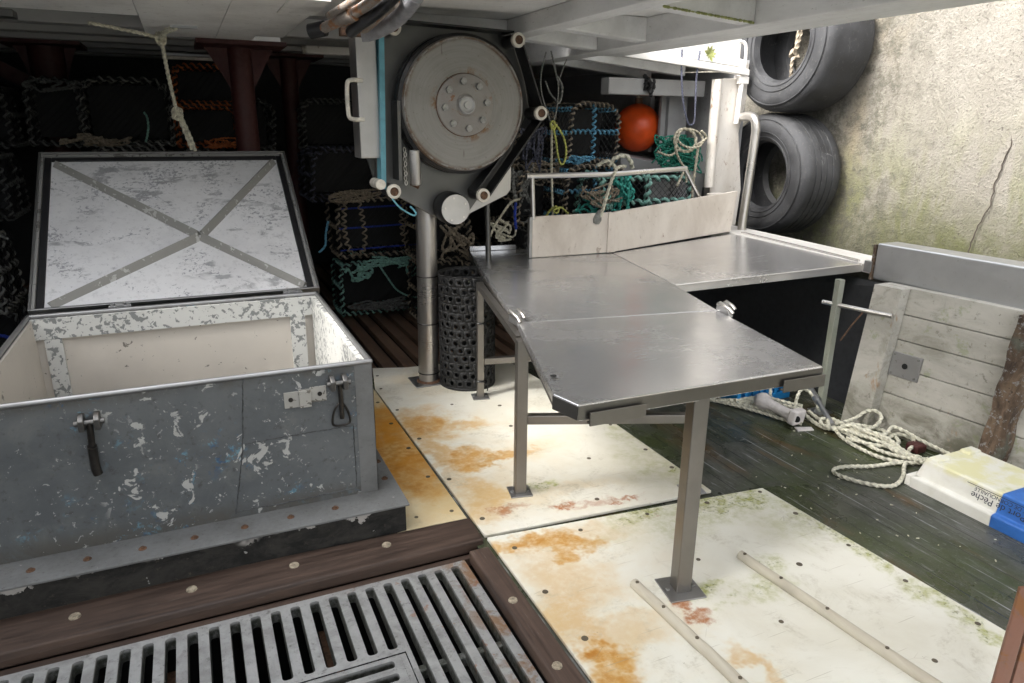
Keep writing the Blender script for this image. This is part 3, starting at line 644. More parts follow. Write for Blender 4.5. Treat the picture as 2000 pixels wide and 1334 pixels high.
def bb(x0, x1, y0, y1, z0, z1): return [(x0, y0, z0), (x1, y0, z0), (x1, y1, z0), (x0, y1, z0), (x0, y0, z1), (x1, y0, z1), (x1, y1, z1), (x0, y1, z1)]
beam('deck_girder', bb(2.02, 2.16, .3, 5.2, 2.30, 2.404), 'beam_white', 'white fore-and-aft roof beam above the sorting table, left of the outer edge beam', 'beam')
o = beam('deck_girder', bb(2.74, 2.92, .3, 6.4, 2.25, 2.403), 'beam_white', 'white outer edge beam of the shelter roof, running to the top right', 'beam')
beam('edge_strip', [(2.92, .3, 2.262), (3.16, .3, 2.262), (3.16, 5.0, 2.262), (2.92, 5.0, 2.262), (2.92, .3, 2.403), (3.16, .3, 2.385), (3.16, 5.0, 2.385), (2.92, 5.0, 2.403)], 'beam_white', 'pale lower strip along the outer edge beam of the roof', 'strip')
nm = ['green-stained white cross beam between the two roof beams, nearest the camera', 'white cross beam between the two roof beams, second from the camera', 'white cross beam between the two roof beams, behind the drum hauler']
for i, y in enumerate((3.06, 4.02, 4.62)):
    beam('cross_beam', [(2.16, y, 2.30), (2.74, y, 2.262), (2.74, y+.11, 2.262), (2.16, y+.11, 2.30), (2.16, y, 2.403), (2.74, y, 2.402), (2.74, y+.11, 2.402), (2.16, y+.11, 2.403)], 'beam_white', nm[i], 'beam', 'cross beams of the roof')
moss = Mat('moss'); MT['moss'] = moss.m; moss.col(moss.mix(moss.thr(moss.noise(40, 5, .7), .4, .65), (.16, .18, .05), (.36, .38, .14)))
mb = MB()
for k in range(170):
    t = random.random(); x = 2.17+.56*t; r_ = random.uniform(.003, .0085)
    p = Vector((x, 3.055, 2.299-.038*t)); mb.lathe(p, (random.uniform(-.2, .2), -1, random.uniform(-.3, .3)), [(r_, 0), (r_*.8, r_*.4), (.0005, r_*.7)], 6)
tag(mb.build('moss', 'moss', loc=(2.4, 3.05, 2.28)), 'line of green moss along the lower edge of the nearest cross beam', 'moss', kind='stuff')
beam('cross_beam', bb(.94, 2.02, 4.56, 4.70, 2.335, 2.404), 'beam_white', 'white cross beam right behind the top of the drum hauler', 'beam', 'cross beams of the roof')
# white ceiling lining over the box, its loose boards
cp = thing('ceiling_panel', (.2, 4.8, 2.3), 'white flat ceiling panel above the open box, rope tied to it', 'panel')
bx((-.14, 3.7, 2.300), (.285, 5.63, 2.316)).build('board', 'ceiling_white', cp); bx((.289, 3.7, 2.300), (.525, 5.63, 2.316)).build('board', 'ceiling_white', cp)
bx((.533, 3.7, 2.302), (.72, 4.22, 2.33)).build('end_board', 'ceiling_white', cp); bx((.533, 4.25, 2.315), (.72, 5.50, 2.335)).build('end_board', 'ceiling_white', cp)
bx((-2.7, 3.9, 2.303), (-.145, 4.69, 2.318)).build('board', 'ceiling_white', cp)
bx((-.14, 5.632, 2.30), (.72, 5.65, 2.40)).build('face_board', 'ceiling_white', cp)
bx((.01, 4.99, 2.285), (.16, 5.02, 2.2995)).build('fixing_plate', 'galv', cp)
# athwartships beams of the forward shelter
for i, (y, z) in enumerate(((4.95, 2.36), (5.9, 2.39), (6.6, 2.40), (7.3, 2.41), (8.0, 2.42), (8.7, 2.43), (9.2, 2.44))):
    if i == 0:
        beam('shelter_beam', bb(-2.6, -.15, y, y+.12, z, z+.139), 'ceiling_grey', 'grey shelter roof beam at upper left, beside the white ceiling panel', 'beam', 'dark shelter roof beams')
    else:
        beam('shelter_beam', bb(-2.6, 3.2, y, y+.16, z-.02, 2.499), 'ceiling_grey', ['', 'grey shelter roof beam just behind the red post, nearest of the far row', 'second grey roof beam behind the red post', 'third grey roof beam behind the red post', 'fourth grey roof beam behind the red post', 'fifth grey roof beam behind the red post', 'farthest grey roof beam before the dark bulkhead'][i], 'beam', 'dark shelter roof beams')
# right side of the shelter
beam('shelter_stringer', bb(3.22, 4.20, 5.22, 5.34, 2.00, 2.13), 'hull_grey', 'grey horizontal beam above the orange buoy', 'beam')
for i, (y, x0) in enumerate(((5.25, 2.95), (5.75, 2.95))):
    beam('roof_rib', [(x0, y, 2.26), (4.0, y, 2.165), (4.0, y+.09, 2.165), (x0, y+.09, 2.26), (x0, y, 2.40), (4.0, y, 2.25), (4.0, y+.09, 2.25), (x0, y+.09, 2.40)], 'beam_white', ['white sloping roof rib above the hanging rope, nearest', 'white sloping roof rib behind the nearest rib'][i], 'rib', 'roof ribs at the right')
beam('roof_edge_trim', [(3.17, 4.93, 2.262), (4.42, 4.93, 2.165), (4.42, 4.985, 2.165), (3.17, 4.985, 2.262), (3.17, 4.93, 2.325), (4.42, 4.93, 2.215), (4.42, 4.985, 2.215), (3.17, 4.985, 2.325)], 'white_paint', 'rusty white roof edge trim sloping down to the end column', 'trim')
beam('roof_board', [(3.17, 5.03, 2.40), (4.39, 5.03, 2.23), (4.39, 5.07, 2.23), (3.17, 5.07, 2.40), (3.17, 5.03, 2.62), (4.39, 5.03, 2.46), (4.39, 5.07, 2.46), (3.17, 5.07, 2.62)], 'white_paint', 'bright white board standing on the roof edge beside the upper tyre', 'board')
mb = MB()
for k in range(9):
    a = k*.72; L_ = random.uniform(.04, .075); d = Vector((math.cos(a), -.25, math.sin(a)))*L_; u = Vector((-d.z, 0, d.x))*.16
    b0 = Vector((4.03, 4.99, 2.325)); mb.add([b0+u, b0-u, b0+d*.6-u*1.2, b0+d, b0+d*.6+u*1.2], [(0, 1, 2, 3, 4)])
tag(mb.build('weed', 'moss', loc=(4.03, 4.99, 2.32)), 'small yellow-green weed growing on the white roof edge', 'plant')

# red posts
def red_post(x, y, ztop, r, label, gus=True, name='red_post'):
    t = thing(name, (x, y, -.03), label, 'post', 'red posts of the shelter')
    MB().cyl((x, y, -.03), (x, y, ztop-.03), r, n=20).build('shaft', 'red_oxide', t)
    bx((x-.30, y-.33, ztop-.03), (x+.30, y+.25, ztop-.001)).build('top_plate', 'red_oxide', t)
    for sx in (-1, 1):
        if gus: MB().prism([(x+sx*r*.9, y-.008, ztop-.031), (x+sx*.24, y-.008, ztop-.031), (x+sx*.215, y-.008, ztop-.07), (x+sx*r*.9, y-.008, ztop-.32)], (0, .016, 0)).build('gusset', 'red_oxide', t)
    return t
red_post(.46, 5.96, 2.30, .085, 'dark red steel post with triangular brackets, right of the hanging lid rope')
red_post(1.06, 7.85, 2.39, .085, 'dark red post in the gloom farther back, right of the nearest red post')
red_post(-1.0, 7.7, 2.39, .14, 'thick nearly black post in the gloom at upper left')
mb = MB().bar((-1.15, 7.72, 2.05), (-1.7, 7.72, 2.36), .03, .12, side=(0, 1, 0)); tag(mb.build('brace', 'red_oxide', loc=(-1.3, 7.7, 2.1)), 'dark slanting brace beside the thick post at upper left', 'brace')
# strip light fitting and small light
lf = thing('strip_light', (1.4, 6.5, 2.33), 'long white strip light fitting under the roof, left of the drum hauler', 'light fitting')
bx((1.02, 6.42, 2.30), (2.4, 6.52, 2.365)).build('casing', 'white_paint', lf, bevel=.008); MB().cyl((1.0, 6.47, 2.33), (1.02, 6.47, 2.33), .032).build('end_cap', 'white_nylon', lf)
lf = thing('strip_light', (0.2, 7.0, 2.3), 'thin bluish strip light beyond the rope, left of the red post', 'light fitting')
bx((-.05, 6.95, 2.275), (.33, 7.03, 2.30)).build('casing', 'galv', lf, bevel=.006)
bx((-.05, 6.96, 2.25), (.33, 7.02, 2.274)).build('diffuser', 'white_nylon', lf, bevel=.006)
cl = thing('roof_bracket', (-.9, 5.2, 2.3), 'rusty bracket with tangled mesh under the roof at the far upper left', 'bracket')
bx((-1.6, 4.72, 2.262), (-.73, 4.84, 2.30)).build('plate', 'plate_steel', cl, bevel=.004)
mb = MB()
for k in range(26): mb.cyl((-1.55+k*.03, 4.75, 2.262), (-1.55+k*.03+random.uniform(-.03, .03), 4.75, 2.19+random.uniform(0, .04)), .008, n=5)
mb.build('mesh_scrap', 'pot_core', cl)

# ------------------------------------------------------------------ pipes and hoses under the roof, left of the hauler
pp = thing('hydraulic_pipes', (.9, 3.7, 2.2), 'rusty bent hydraulic pipes clamped under the roof left of the drum hauler', 'pipes')
def pj(*a): return resample(a, 7)
MB().tube(pj((.70, 4.0, 2.205), (.73, 3.95, 2.215), (.80, 3.8, 2.245), (.86, 3.6, 2.28), (.90, 3.3, 2.33)), .026, 12).build('pipe', 'rusty_pipe', pp)
MB().tube(pj((.735, 3.86, 2.26), (.78, 3.7, 2.285), (.84, 3.4, 2.32), (.88, 3.1, 2.36)), .018, 10).build('pipe', 'rusty_pipe', pp)
MB().cyl((.665, 4.02, 2.20), (.735, 3.97, 2.215), .038, n=14).build('end_joint', 'black_rubber', pp)
MB().cyl((.795, 3.82, 2.243), (.83, 3.70, 2.262), .038, n=14).build('coupling', 'rusty_pipe', pp)
MB().tube(pj((.91, 3.92, 2.195), (.95, 3.90, 2.20), (1.01, 3.82, 2.225), (1.06, 3.68, 2.27), (1.08, 3.5, 2.33)), .042, 14).build('hose', 'hose_grey', pp)
MB().tube(pj((.84, 3.85, 2.19), (.86, 3.75, 2.215), (.92, 3.6, 2.26), (.98, 3.4, 2.33)), .030, 12).build('hose', 'black_rubber', pp)
MB().cyl((.90, 3.86, 2.24), (.96, 3.55, 2.32), .055, .06, n=16).build('filter_body', 'rusty_pipe', pp)
bx((.82, 4.0, 2.19), (.96, 4.06, 2.30)).build('clamp', 'rust_brown', pp, bevel=.004)

# ================================================================== DECK SHEETS
def disc(mb, x, y, z, r, t=.004, n=12): mb.cyl((x, y, z-.002), (x, y, z+t), r, r*.9, n)
def screws(lst, parent, r=.012, mat='screw_dark', z=0.0):
    for x, y in lst:
        mb = MB(); disc(mb, x, y, z, r*random.uniform(.85, 1.2), .0015); mb.build('screw', mat, parent)
def sheet(poly, mat, label, scr):
    t = thing('deck_sheet', (poly[0][0], poly[0][1], -.016), label, 'deck sheet', 'plastic deck sheets')
    o = MB().prism([(x, y, 0) for x, y in poly], (0, 0, -.016)).build('sheet', mat, t, bevel=.003)
    screws(scr, t); return t
sheet([(1.032, 2.535), (2.232, 2.455), (2.235, 3.42), (2.10, 4.80), (1.35, 4.86), (1.105, 4.94), (1.018, 4.5)], 'sheet_upper', 'white deck sheet with orange rust patches under the left table legs and hauler pillar',
      [(1.057, 4.494), (1.059, 4.083), (1.061, 3.616), (1.058, 3.086), (1.073, 2.667), (1.656, 2.609), (1.843, 3.008), (2.195, 2.977), (1.692, 3.897), (1.412, 4.035), (1.626, 3.572), (1.098, 4.759), (2.195, 3.35), (2.2, 2.74)])
sheet([(.46, 2.72), (1.010, 2.70), (1.012, 4.92), (.46, 5.0)], 'sheet_orange', 'narrow deck sheet stained deep orange beside the grey box',
      [(0.976, 4.257), (0.968, 3.891), (0.969, 3.52), (0.966, 3.154), (0.965, 2.787), (0.796, 2.8)])
sheet([(1.034, .2), (2.58, .2), (2.545, 1.2), (2.49, 2.375), (1.034, 2.515)], 'sheet_lower', 'big white deck sheet in the foreground with a mossy green far edge',
      [(1.113, 2.392), (1.099, 2.072), (1.445, 2.401), (1.803, 2.396), (1.791, 2.005), (2.448, 2.347), (2.456, 2.12), (2.468, 1.827), (2.471, 1.551), (2.487, 1.265), (2.132, 2.367), (2.16, 1.808), (1.823, 1.567), (2.162, 1.202), (1.11, 1.782)])
def batten(a, b, label):
    t = thing('batten', a, label, 'batten', 'battens screwed to the deck sheet')
    a, b = Vector(a), Vector(b); P = [a.lerp(b, k/12)+Vector((random.uniform(-.002, .002), 0, .014)) for k in range(13)]
    MB().tube([p for p in P], .021, 10).build('rod', 'batten_pale', t)
    for f in (.03, .25, .5, .78):
        p = a.lerp(b, f); MB().cyl(p+Vector((-.002, 0, .03)), p+Vector((-.002, 0, .037)), .007, n=8).build('screw', 'screw_dark', t)
batten((1.962, 1.945, 0), (2.045, 1.10, 0), 'pale round batten on the foreground sheet, the right one of the two')
batten((1.438, 1.962, 0), (1.470, 1.22, 0), 'pale round batten with rust marks, touching the front table leg foot plate')

# planks round the grating
p1 = thing('deck_plank', (0, 2.6, 0), 'dark brown plank with pale bolt plugs along the foot of the grey box', 'plank')
mb = MB().hexa([(-2.6, 2.50, -.05), (1.012, 2.50, -.05), (1.018, 2.69, -.05), (-2.6, 2.79, -.05), (-2.6, 2.512, .008), (1.012, 2.50, .008), (1.018, 2.69, .008), (-2.6, 2.79, .008)])
mb.build('plank', 'plank_brown', p1, bevel=.008, seg=3); mb = MB()
mb.box((-2.6, 2.468, -.09), (1.0, 2.498, -.052)); mb.build('ledge', 'plank_brown', p1)
for x, y in ((0.223, 2.627), (0.608, 2.62), (-0.163, 2.625), (-0.556, 2.624)):
    mb = MB(); disc(mb, x, y, .009, .021); mb.build('bolt_plug', 'plug_pale', p1)
p2 = thing('deck_plank', (.965, 2, 0), 'short brown plank running towards the camera between grating and white sheet', 'plank')
MB().hexa([(.915, .3, -.06), (1.022, .3, -.06), (1.016, 2.455, -.06), (.925, 2.455, -.06), (.915, .3, -.002), (1.022, .3, -.002), (1.016, 2.455, -.002), (.925, 2.455, -.002)]).build('plank', 'plank_brown_y', p2, bevel=.008, seg=3)
for x, y in ((0.962, 2.077), (0.958, 1.705), (.96, 1.3)):
    mb = MB(); disc(mb, x, y, -.001, .019); mb.build('bolt_plug', 'plug_pale', p2)

# cast grating
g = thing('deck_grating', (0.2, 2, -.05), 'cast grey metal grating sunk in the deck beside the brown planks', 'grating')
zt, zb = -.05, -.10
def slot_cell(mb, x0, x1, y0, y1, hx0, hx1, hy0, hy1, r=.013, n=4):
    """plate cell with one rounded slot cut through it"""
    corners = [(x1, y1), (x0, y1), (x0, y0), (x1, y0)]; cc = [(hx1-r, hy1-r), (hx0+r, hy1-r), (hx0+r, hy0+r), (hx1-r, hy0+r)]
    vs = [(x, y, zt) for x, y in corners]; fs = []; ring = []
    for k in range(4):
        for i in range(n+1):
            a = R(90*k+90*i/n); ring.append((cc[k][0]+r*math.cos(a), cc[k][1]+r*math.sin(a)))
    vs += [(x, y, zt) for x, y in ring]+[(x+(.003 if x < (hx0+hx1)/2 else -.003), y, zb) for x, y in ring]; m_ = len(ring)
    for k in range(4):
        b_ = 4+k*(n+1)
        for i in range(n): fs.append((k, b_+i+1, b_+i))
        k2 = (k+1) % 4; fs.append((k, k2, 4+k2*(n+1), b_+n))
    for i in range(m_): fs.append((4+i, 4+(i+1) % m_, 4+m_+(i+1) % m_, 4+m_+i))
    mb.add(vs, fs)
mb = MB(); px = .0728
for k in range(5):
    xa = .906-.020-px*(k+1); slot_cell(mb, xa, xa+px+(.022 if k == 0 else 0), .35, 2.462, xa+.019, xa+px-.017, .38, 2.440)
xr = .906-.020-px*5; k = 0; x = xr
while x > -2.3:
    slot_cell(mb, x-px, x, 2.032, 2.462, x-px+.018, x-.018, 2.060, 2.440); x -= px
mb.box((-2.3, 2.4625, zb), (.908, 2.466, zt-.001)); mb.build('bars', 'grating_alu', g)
mb = MB(); mb.box((xr+.004, 1.955, -.125), (.888, 1.985, -.085)); mb.build('cross_tie', 'grating_alu', g, bevel=.004)
h = MB(); y = 2.026
h.box((-2.3, y-.004, zb), (xr-.004, y-.0005, zt)) ; h.box((xr-.024, .35, zb), (xr-.004, y-.0045, zt))
while y > .6:
    slot_cell(h, -.60, xr-.0245, y-.0665, y-.0048, -.56, xr-.052, y-.0555, y-.0205); y -= .0618
h.build('inset_hatch', 'grating_alu', g)
mb = MB()
for k in range(5): mb.bar((-1.9+k*.55, 2.44, -.22), (-1.9+k*.55, .5, -.22), .05, .05)
mb.build('bearer', 'rust_brown', g)

# ================================================================== COAMING AND BOX
cm = thing('hatch_coaming', (0, 3.5, 0), 'black peeling wooden coaming under the grey box', 'coaming')
mb = MB(); X0, X1, Y0, Y1 = -.97, .725, 2.712, 4.50
mb.box((X0, Y0, -.02), (X1, Y0+.10, .124)); mb.box((X1-.10, Y0+.101, -.02), (X1, Y1, .124)); mb.box((X0, Y0+.101, -.02), (X0+.10, Y1, .124)); mb.box((X0+.101, Y1-.1, -.02), (X1-.101, Y1, .124))
mb.build('timbers', 'coaming_black', cm, bevel=.006)
bxr = thing('storage_box', (-.1, 3.57, .13), 'open grey metal deck box with chipped paint, its white lid tied up with rope', 'box')
fl_ = MB(); fl_.prism([(X0-.02, Y0-.010, .136), (X1+.015, Y0-.010, .136), (X1+.015, Y1+.01, .136), (X0-.02, Y1+.01, .136)], (0, 0, -.010)); fo = fl_.build('flange', 'flange_alu', bxr, bevel=.002)
for x, y in ((-0.699, 2.793), (-0.514, 2.791), (-0.324, 2.785), (-0.136, 2.787), (0.056, 2.79), (0.242, 2.795), (0.43, 2.794), (0.697, 2.974), (0.71, 3.158), (.70, 3.45), (.70, 3.8)):
    mb = MB(); mb.lathe((x, y, .1355), (0, 0, 1), [(.016, 0), (.015, .003), (.009, .004), (.008, .009), (.0005, .010)], 10); mb.build('bolt', 'rust_brown', fo)
BX0, BX1, BY0, BY1, BZ0, BZ1 = -.845, .640, 2.880, 4.275, .1365, .766
t_ = .012
mb = MB()                                              # outer skin
mb.box((BX0, BY0, BZ0), (BX1, BY0+t_, BZ1-.008)); mb.box((BX0, BY1-t_, BZ0), (BX1, BY1, BZ1-.008))
mb.box((BX0, BY0+t_+.0005, BZ0), (BX0+t_, BY1-t_-.0005, BZ1-.008)); mb.box((BX1-t_, BY0+t_+.0005, BZ0), (BX1, BY1-t_-.0005, BZ1-.008))
body = mb.build('body', 'box_grey', bxr)
# raised welded seams and patch on the front
mb = MB()
def seam(pts): P = even([(x, BY0-.0005, z) for x, z in pts], .012); mb.tube([p+Vector((random.uniform(-.002, .002), 0, random.uniform(-.002, .002))) for p in P], .0026, 5)
seam([(.115, .755), (.10, .60), (.085, .45), (.03, .155)]); seam([(.095, .47), (.30, .475), (.545, .475)]); seam([(.03, .165), (.30, .163), (.545, .168), (.547, .475)])
mb.build('weld_seam', 'seam_grey', body)
MB().box((BX1-.075, BY0-.003, .138), (BX1+.003, BY0-.0005, .757)).build('corner_strip', 'flange_alu', body)
MB().box((BX1+.0005, BY0-.003, .138), (BX1+.003, BY0+.07, .757)).build('corner_strip', 'flange_alu', body)
mb = MB()                                              # rounded bright rim
mb.tube([(BX0, BY0+.004, BZ1-.004), (BX1, BY0+.004, BZ1-.004)], .011, 10); mb.tube([(BX1-.004, BY0, BZ1-.004), (BX1-.004, BY1, BZ1-.004)], .011, 10)
mb.tube([(BX1, BY1-.004, BZ1-.004), (BX0, BY1-.004, BZ1-.004)], .011, 10); mb.tube([(BX0+.004, BY1, BZ1-.004), (BX0+.004, BY0, BZ1-.004)], .011, 10)
mb.build('rim', 'galv', bxr)
mb = MB(); q_ = .03                                      # inner neck
zn = BZ1-.125
mb.box((BX0+t_+.001, BY1-t_-q_, zn), (BX1-t_-.001, BY1-t_-.001, BZ1-.016)); 
mb.box((BX1-t_-q_, BY0+t_+.02, .30), (BX1-t_-.001, BY1-t_-q_-.001, BZ1-.016))
mb.build('neck', 'rim_flaked', bxr)
mb = MB()
mb.box((BX0+t_+.001, BY1-t_-.008, .136), (BX1-t_-.001, BY1-t_-.001, zn-.001)); mb.box((BX0+t_+.001, BY0+t_+.001, .136), (BX0+t_+.012, BY1-t_-.010, BZ1-.02)); mb.box((BX0+t_+.013, BY0+t_+.001, .136), (BX1-t_-.013, BY0+t_+.010, BZ1-.02))
mb.build('lining', 'lining_cream', bxr)
mb = MB(); mb.box((BX1-t_-.16, BY1-t_-.04, .137), (BX1-t_-.075, BY1-t_-.009, zn-.002)); mb.build('corner_rib', 'rim_flaked', bxr)
mb = MB(); mb.box((BX0+t_+.05, BY1-t_-.03, .137), (BX0+t_+.13, BY1-t_-.009, zn-.002)); mb.build('corner_rib', 'rim_flaked', bxr)
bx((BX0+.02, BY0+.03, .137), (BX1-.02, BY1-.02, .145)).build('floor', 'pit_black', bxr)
# lid: leaning back on its rope.  local frame: e1 along X, e2 up the lid, e3 out of the inner face
LP = Vector((0, 4.415, .755)); e2 = Vector((0, .833, .553)); e3 = Vector((0, -.553, .833))
LM = Matrix((Vector((1, 0, 0)), e2, e3)).transposed().to_4x4(); LM.translation = LP
def lmb():
    k = MB(); k.M = LM; return k
LX0, LX1, LL = -.865, .680, 1.42
k = lmb()
k.box((LX0, 0, -.055), (LX1, LL, -.045)); k.box((LX0, 0, -.0445), (LX0+.012, LL, .012)); k.box((LX1-.012, 0, -.0445), (LX1, LL, .012)); k.box((LX0+.0125, 0, -.0445), (LX1-.0125, .012, .012)); k.box((LX0+.0125, LL-.012, -.0445), (LX1-.0125, LL, .012))
lid = k.build('lid', 'galv', bxr, bevel=.003)
k = lmb(); f_, s_, sb_ = .030, .068, .036
k.box((LX0+.0125, .013, -.044), (LX0+f_, LL-.013, .004)); k.box((LX1-f_, .013, -.044), (LX1-.0125, LL-.013, .004)); k.box((LX0+f_+.001, LL-f_, -.044), (LX1-f_-.001, LL-.013, .004))
k.build('rim_flange', 'rim_grey', lid, bevel=.003)
k = lmb()
for a, b in (((LX0+f_+.001, .014), (LX0+s_, LL-f_-.001)), ((LX1-s_, .014), (LX1-f_-.001, LL-f_-.001)), ((LX0+s_+.001, .014), (LX1-s_-.001, sb_)), ((LX0+s_+.001, LL-s_), (LX1-s_-.001, LL-f_-.001))):
    k.box((a[0], a[1], -.044), (b[0], b[1], -.010))
k.build('seal', 'seal_black', lid, bevel=.004)
k = lmb(); k.box((LX0+s_+.002, sb_+.001, -.044), (LX1-s_-.002, LL-s_-.001, -.020)); k.build('inner_panel', 'lid_white', lid)
ctr = (.035, .555)
for cxy in ((LX0+s_+.03, LL-s_-.03), (LX1-s_-.03, LL-s_-.03), (LX0+s_+.03, sb_+.015), (LX1-s_-.01, sb_+.02)):
    k = lmb(); d = (Vector((*ctr, 0))-Vector((*cxy, 0))).normalized(); n_ = Vector((-d.y, d.x, 0)); w = .030
    a, b = Vector((*cxy, -.0195)), Vector((*ctr, -.0195))-d*.016
    k.add([a-n_*w, a+n_*w, a+Vector((0, 0, .034)), b-n_*w, b+n_*w, b+Vector((0, 0, .048))], [(0, 2, 1), (3, 4, 5), (0, 3, 5, 2), (1, 2, 5, 4), (0, 1, 4, 3)])
    k.build('brace', 'brace_grey', lid)
k = lmb(); k.box((-.045, LL-.01, -.03), (.155, LL+.012, -.022)); k.cyl((.06, LL+.012, -.027), (.06, LL+.055, -.027), .012, n=8); k.build('rope_eye', 'galv', lid, bevel=.002)
for hx in (-.42, .51):
    mb = MB(); mb.cyl((hx-.055, 4.35, .760), (hx+.055, 4.35, .760), .010, n=10); mb.box((hx-.07, 4.276, .740), (hx+.07, 4.345, .750)); mb.box((hx-.022, 4.335, .745), (hx+.022, 4.40, .775)); mb.box((hx-.05, 4.336, .748), (hx-.03, 4.395, .770)); mb.box((hx+.03, 4.336, .748), (hx+.05, 4.395, .770))
    mb.build('hinge', 'galv', bxr, bevel=.002)
# latches on the front
def latch(x, z, loop):
    y = BY0
    mb = MB()
    for sx in (-.026, .026): mb.prism([(x+sx-.010, y-.001, z-.032), (x+sx-.010, y-.055, z-.028), (x+sx-.010, y-.060, z+.015), (x+sx-.010, y-.030, z+.032), (x+sx-.010, y-.001, z+.030)], (.020, 0, 0))
    mb.cyl((x-.05, y-.035, z), (x+.05, y-.035, z), .011, n=10); o = mb.build('latch', 'latch_steel', bxr, bevel=.003)
    mb = MB()
    if loop:
        mb.cyl((x+.004, y-.035, z), (x+.008, y-.016, z-.17), .010, n=10)
        mb.tube(resample([(x+.006, y-.014, z-.10), (x-.022, y-.014, z-.13), (x-.034, y-.014, z-.185), (x-.018, y-.014, z-.202), (x+.026, y-.014, z-.202), (x+.043, y-.014, z-.185), (x+.030, y-.014, z-.13)], 5, True), .005, 7, closed=True)
    else:
        mb.tube([(x, y-.035, z), (x-.006, y-.026, z-.10)], .012, 10); mb.tube([(x-.006, y-.026, z-.10), (x-.007, y-.022, z-.11), (x-.008, y-.018, z-.20), (x-.004, y-.016, z-.222)], .017, 10)
    mb.build('swing_bolt', 'weld_dark', o)
latch(-.435, .672, False); latch(.490, .694, True)
hp = MB(); hp.box((.265, BY0-.006, .600), (.328, BY0-.001, .672)); hp.box((.372, BY0-.006, .612), (.440, BY0-.001, .682)); hp.box((.326, BY0-.022, .600), (.374, BY0-.001, .676)); hp = hp.build('hasp_plate', 'hasp_paint', bxr, bevel=.003)
for x, z in ((.292, .638), (.412, .648)): MB().cyl((x, BY0-.006, z), (x, BY0-.010, z), .010, n=10).build('rivet', 'weld_dark', hp)

# rope holding the lid up
r = MB()
r.rope([(.055, 5.60, 1.56), (.03, 5.585, 1.66), (-.01, 5.57, 1.80)], .016, raw=False); r.rope([(.075, 5.59, 1.55), (.05, 5.575, 1.66), (.0, 5.565, 1.81)], .014)
r.rope([(-.01, 5.565, 1.79), (-.035, 5.4, 2.02), (-.05, 5.2, 2.24)], .014); r.rope([(-.05, 5.2, 2.24), (-.02, 5.1, 2.27), (.04, 5.0, 2.286)], .018)
r.rope([(-.05, 5.2, 2.24), (-.18, 5.14, 2.262), (-.42, 5.05, 2.29)], .012)
for kx, kz, R_ in ((-.01, 1.80, .030), (-.05, 2.24, .026)):
    ky = 5.565 if kz < 2 else 5.2
    for j in range(3): r.rope([(kx+R_*math.cos(a*1.05+j), ky-.012+.01*j, kz+R_*.9*math.sin(a*1.05+j)+.012*(j-1)) for a in range(7)], .011)
for a in range(9):
    d = Vector((random.uniform(-1, 1), -.4, random.uniform(-1, 1)))*.04; r.tube([Vector((-.01, 5.55, 1.80)), Vector((-.01, 5.55, 1.80))+d], .005, 5)
tag(r.build('lid_rope', 'rope_cream', loc=(0, 5.5, 1.6)), 'cream knotted rope from the ceiling panel down to the open lid', 'rope')

# ================================================================== TABLES
tb = thing('sorting_table', (1.7, 3.2, 0), 'stainless sorting table with a hinged front leaf and square legs', 'table')
def leaf(name, poly, mat, parent, t=.034, bev=.005): return MB().prism(poly, (0, 0, -t)).build(name, mat, parent, bevel=bev, seg=3)
rear = [(1.392, 2.985, .83), (2.465, 2.805, .83), (2.635, 3.405, .83), (2.875, 4.50, .828), (2.75, 4.85, .825), (1.915, 5.02, .82)]
top = leaf('tabletop', rear, 'table_steel', tb)
front = [(1.052, 1.965, .878), (1.078, 1.842, .880), (2.165, 1.842, .868), (2.463, 2.798, .8305), (1.390, 2.978, .8305)]
fl2 = leaf('front_leaf', front, 'table_steel', tb, .040)
# aprons under the edges
def apron(a, b, h, name, parent, off=0, t=.004, mat='table_steel'):
    a, b = Vector(a), Vector(b); d = (b-a).normalized(); n_ = Vector((d.y, -d.x, 0))*off
    MB().hexa([a+n_+Vector((0, 0, -h)), b+n_+Vector((0, 0, -h)), b+n_*1+Vector((-d.y*t, d.x*t, -h)), a+n_+Vector((-d.y*t, d.x*t, -h)), a+n_, b+n_, b+n_+Vector((-d.y*t, d.x*t, 0)), a+n_+Vector((-d.y*t, d.x*t, 0))]).build(name, mat, parent, bevel=.001)
apron((1.085, 1.846, .842), (2.158, 1.846, .830), .022, 'apron', tb)
apron((1.060, 1.968, .840), (1.395, 2.978, .80), .02, 'apron', tb, mat='leg_steel')
apron((1.395, 2.99, .797), (1.912, 5.015, .787), .02, 'apron', tb, mat='leg_steel')
def bracket(x0, x1, z0, z1):
    MB().hexa([(x0, 1.822, z0-.030), (x1, 1.822, z1-.030), (x1, 1.828, z1-.030), (x0, 1.828, z0-.030), (x0, 1.822, z0+.018), (x1, 1.822, z1+.018), (x1, 1.828, z1+.018), (x0, 1.828, z0+.018)]).build('bracket', 'leg_steel', tb, bevel=.001)
    MB().hexa([(x0, 1.8285, z0-.024), (x1, 1.8285, z1-.024), (x1, 1.845, z1-.024), (x0, 1.845, z0-.024), (x0, 1.8285, z0-.02), (x1, 1.8285, z1-.02), (x1, 1.845, z1-.02), (x0, 1.845, z0-.02)]).build('bracket', 'leg_steel', tb)
MB().hexa([(1.078, 1.8385, .826), (2.166, 1.8385, .814), (2.166, 1.8415, .814), (1.078, 1.8415, .826), (1.078, 1.8385, .875), (2.166, 1.8385, .863), (2.166, 1.8415, .863), (1.078, 1.8415, .875)]).build('edge_strip', 'edge_steel', tb, bevel=.001)
MB().hexa([(1.048, 1.964, .824), (1.075, 1.8395, .826), (1.077, 1.8412, .826), (1.051, 1.9655, .824), (1.048, 1.964, .872), (1.075, 1.8395, .875), (1.077, 1.8412, .875), (1.051, 1.9655, .872)]).build('edge_strip', 'edge_steel', tb)
bracket(1.115, 1.335, .835, .832); bracket(1.955, 2.165, .826, .823)
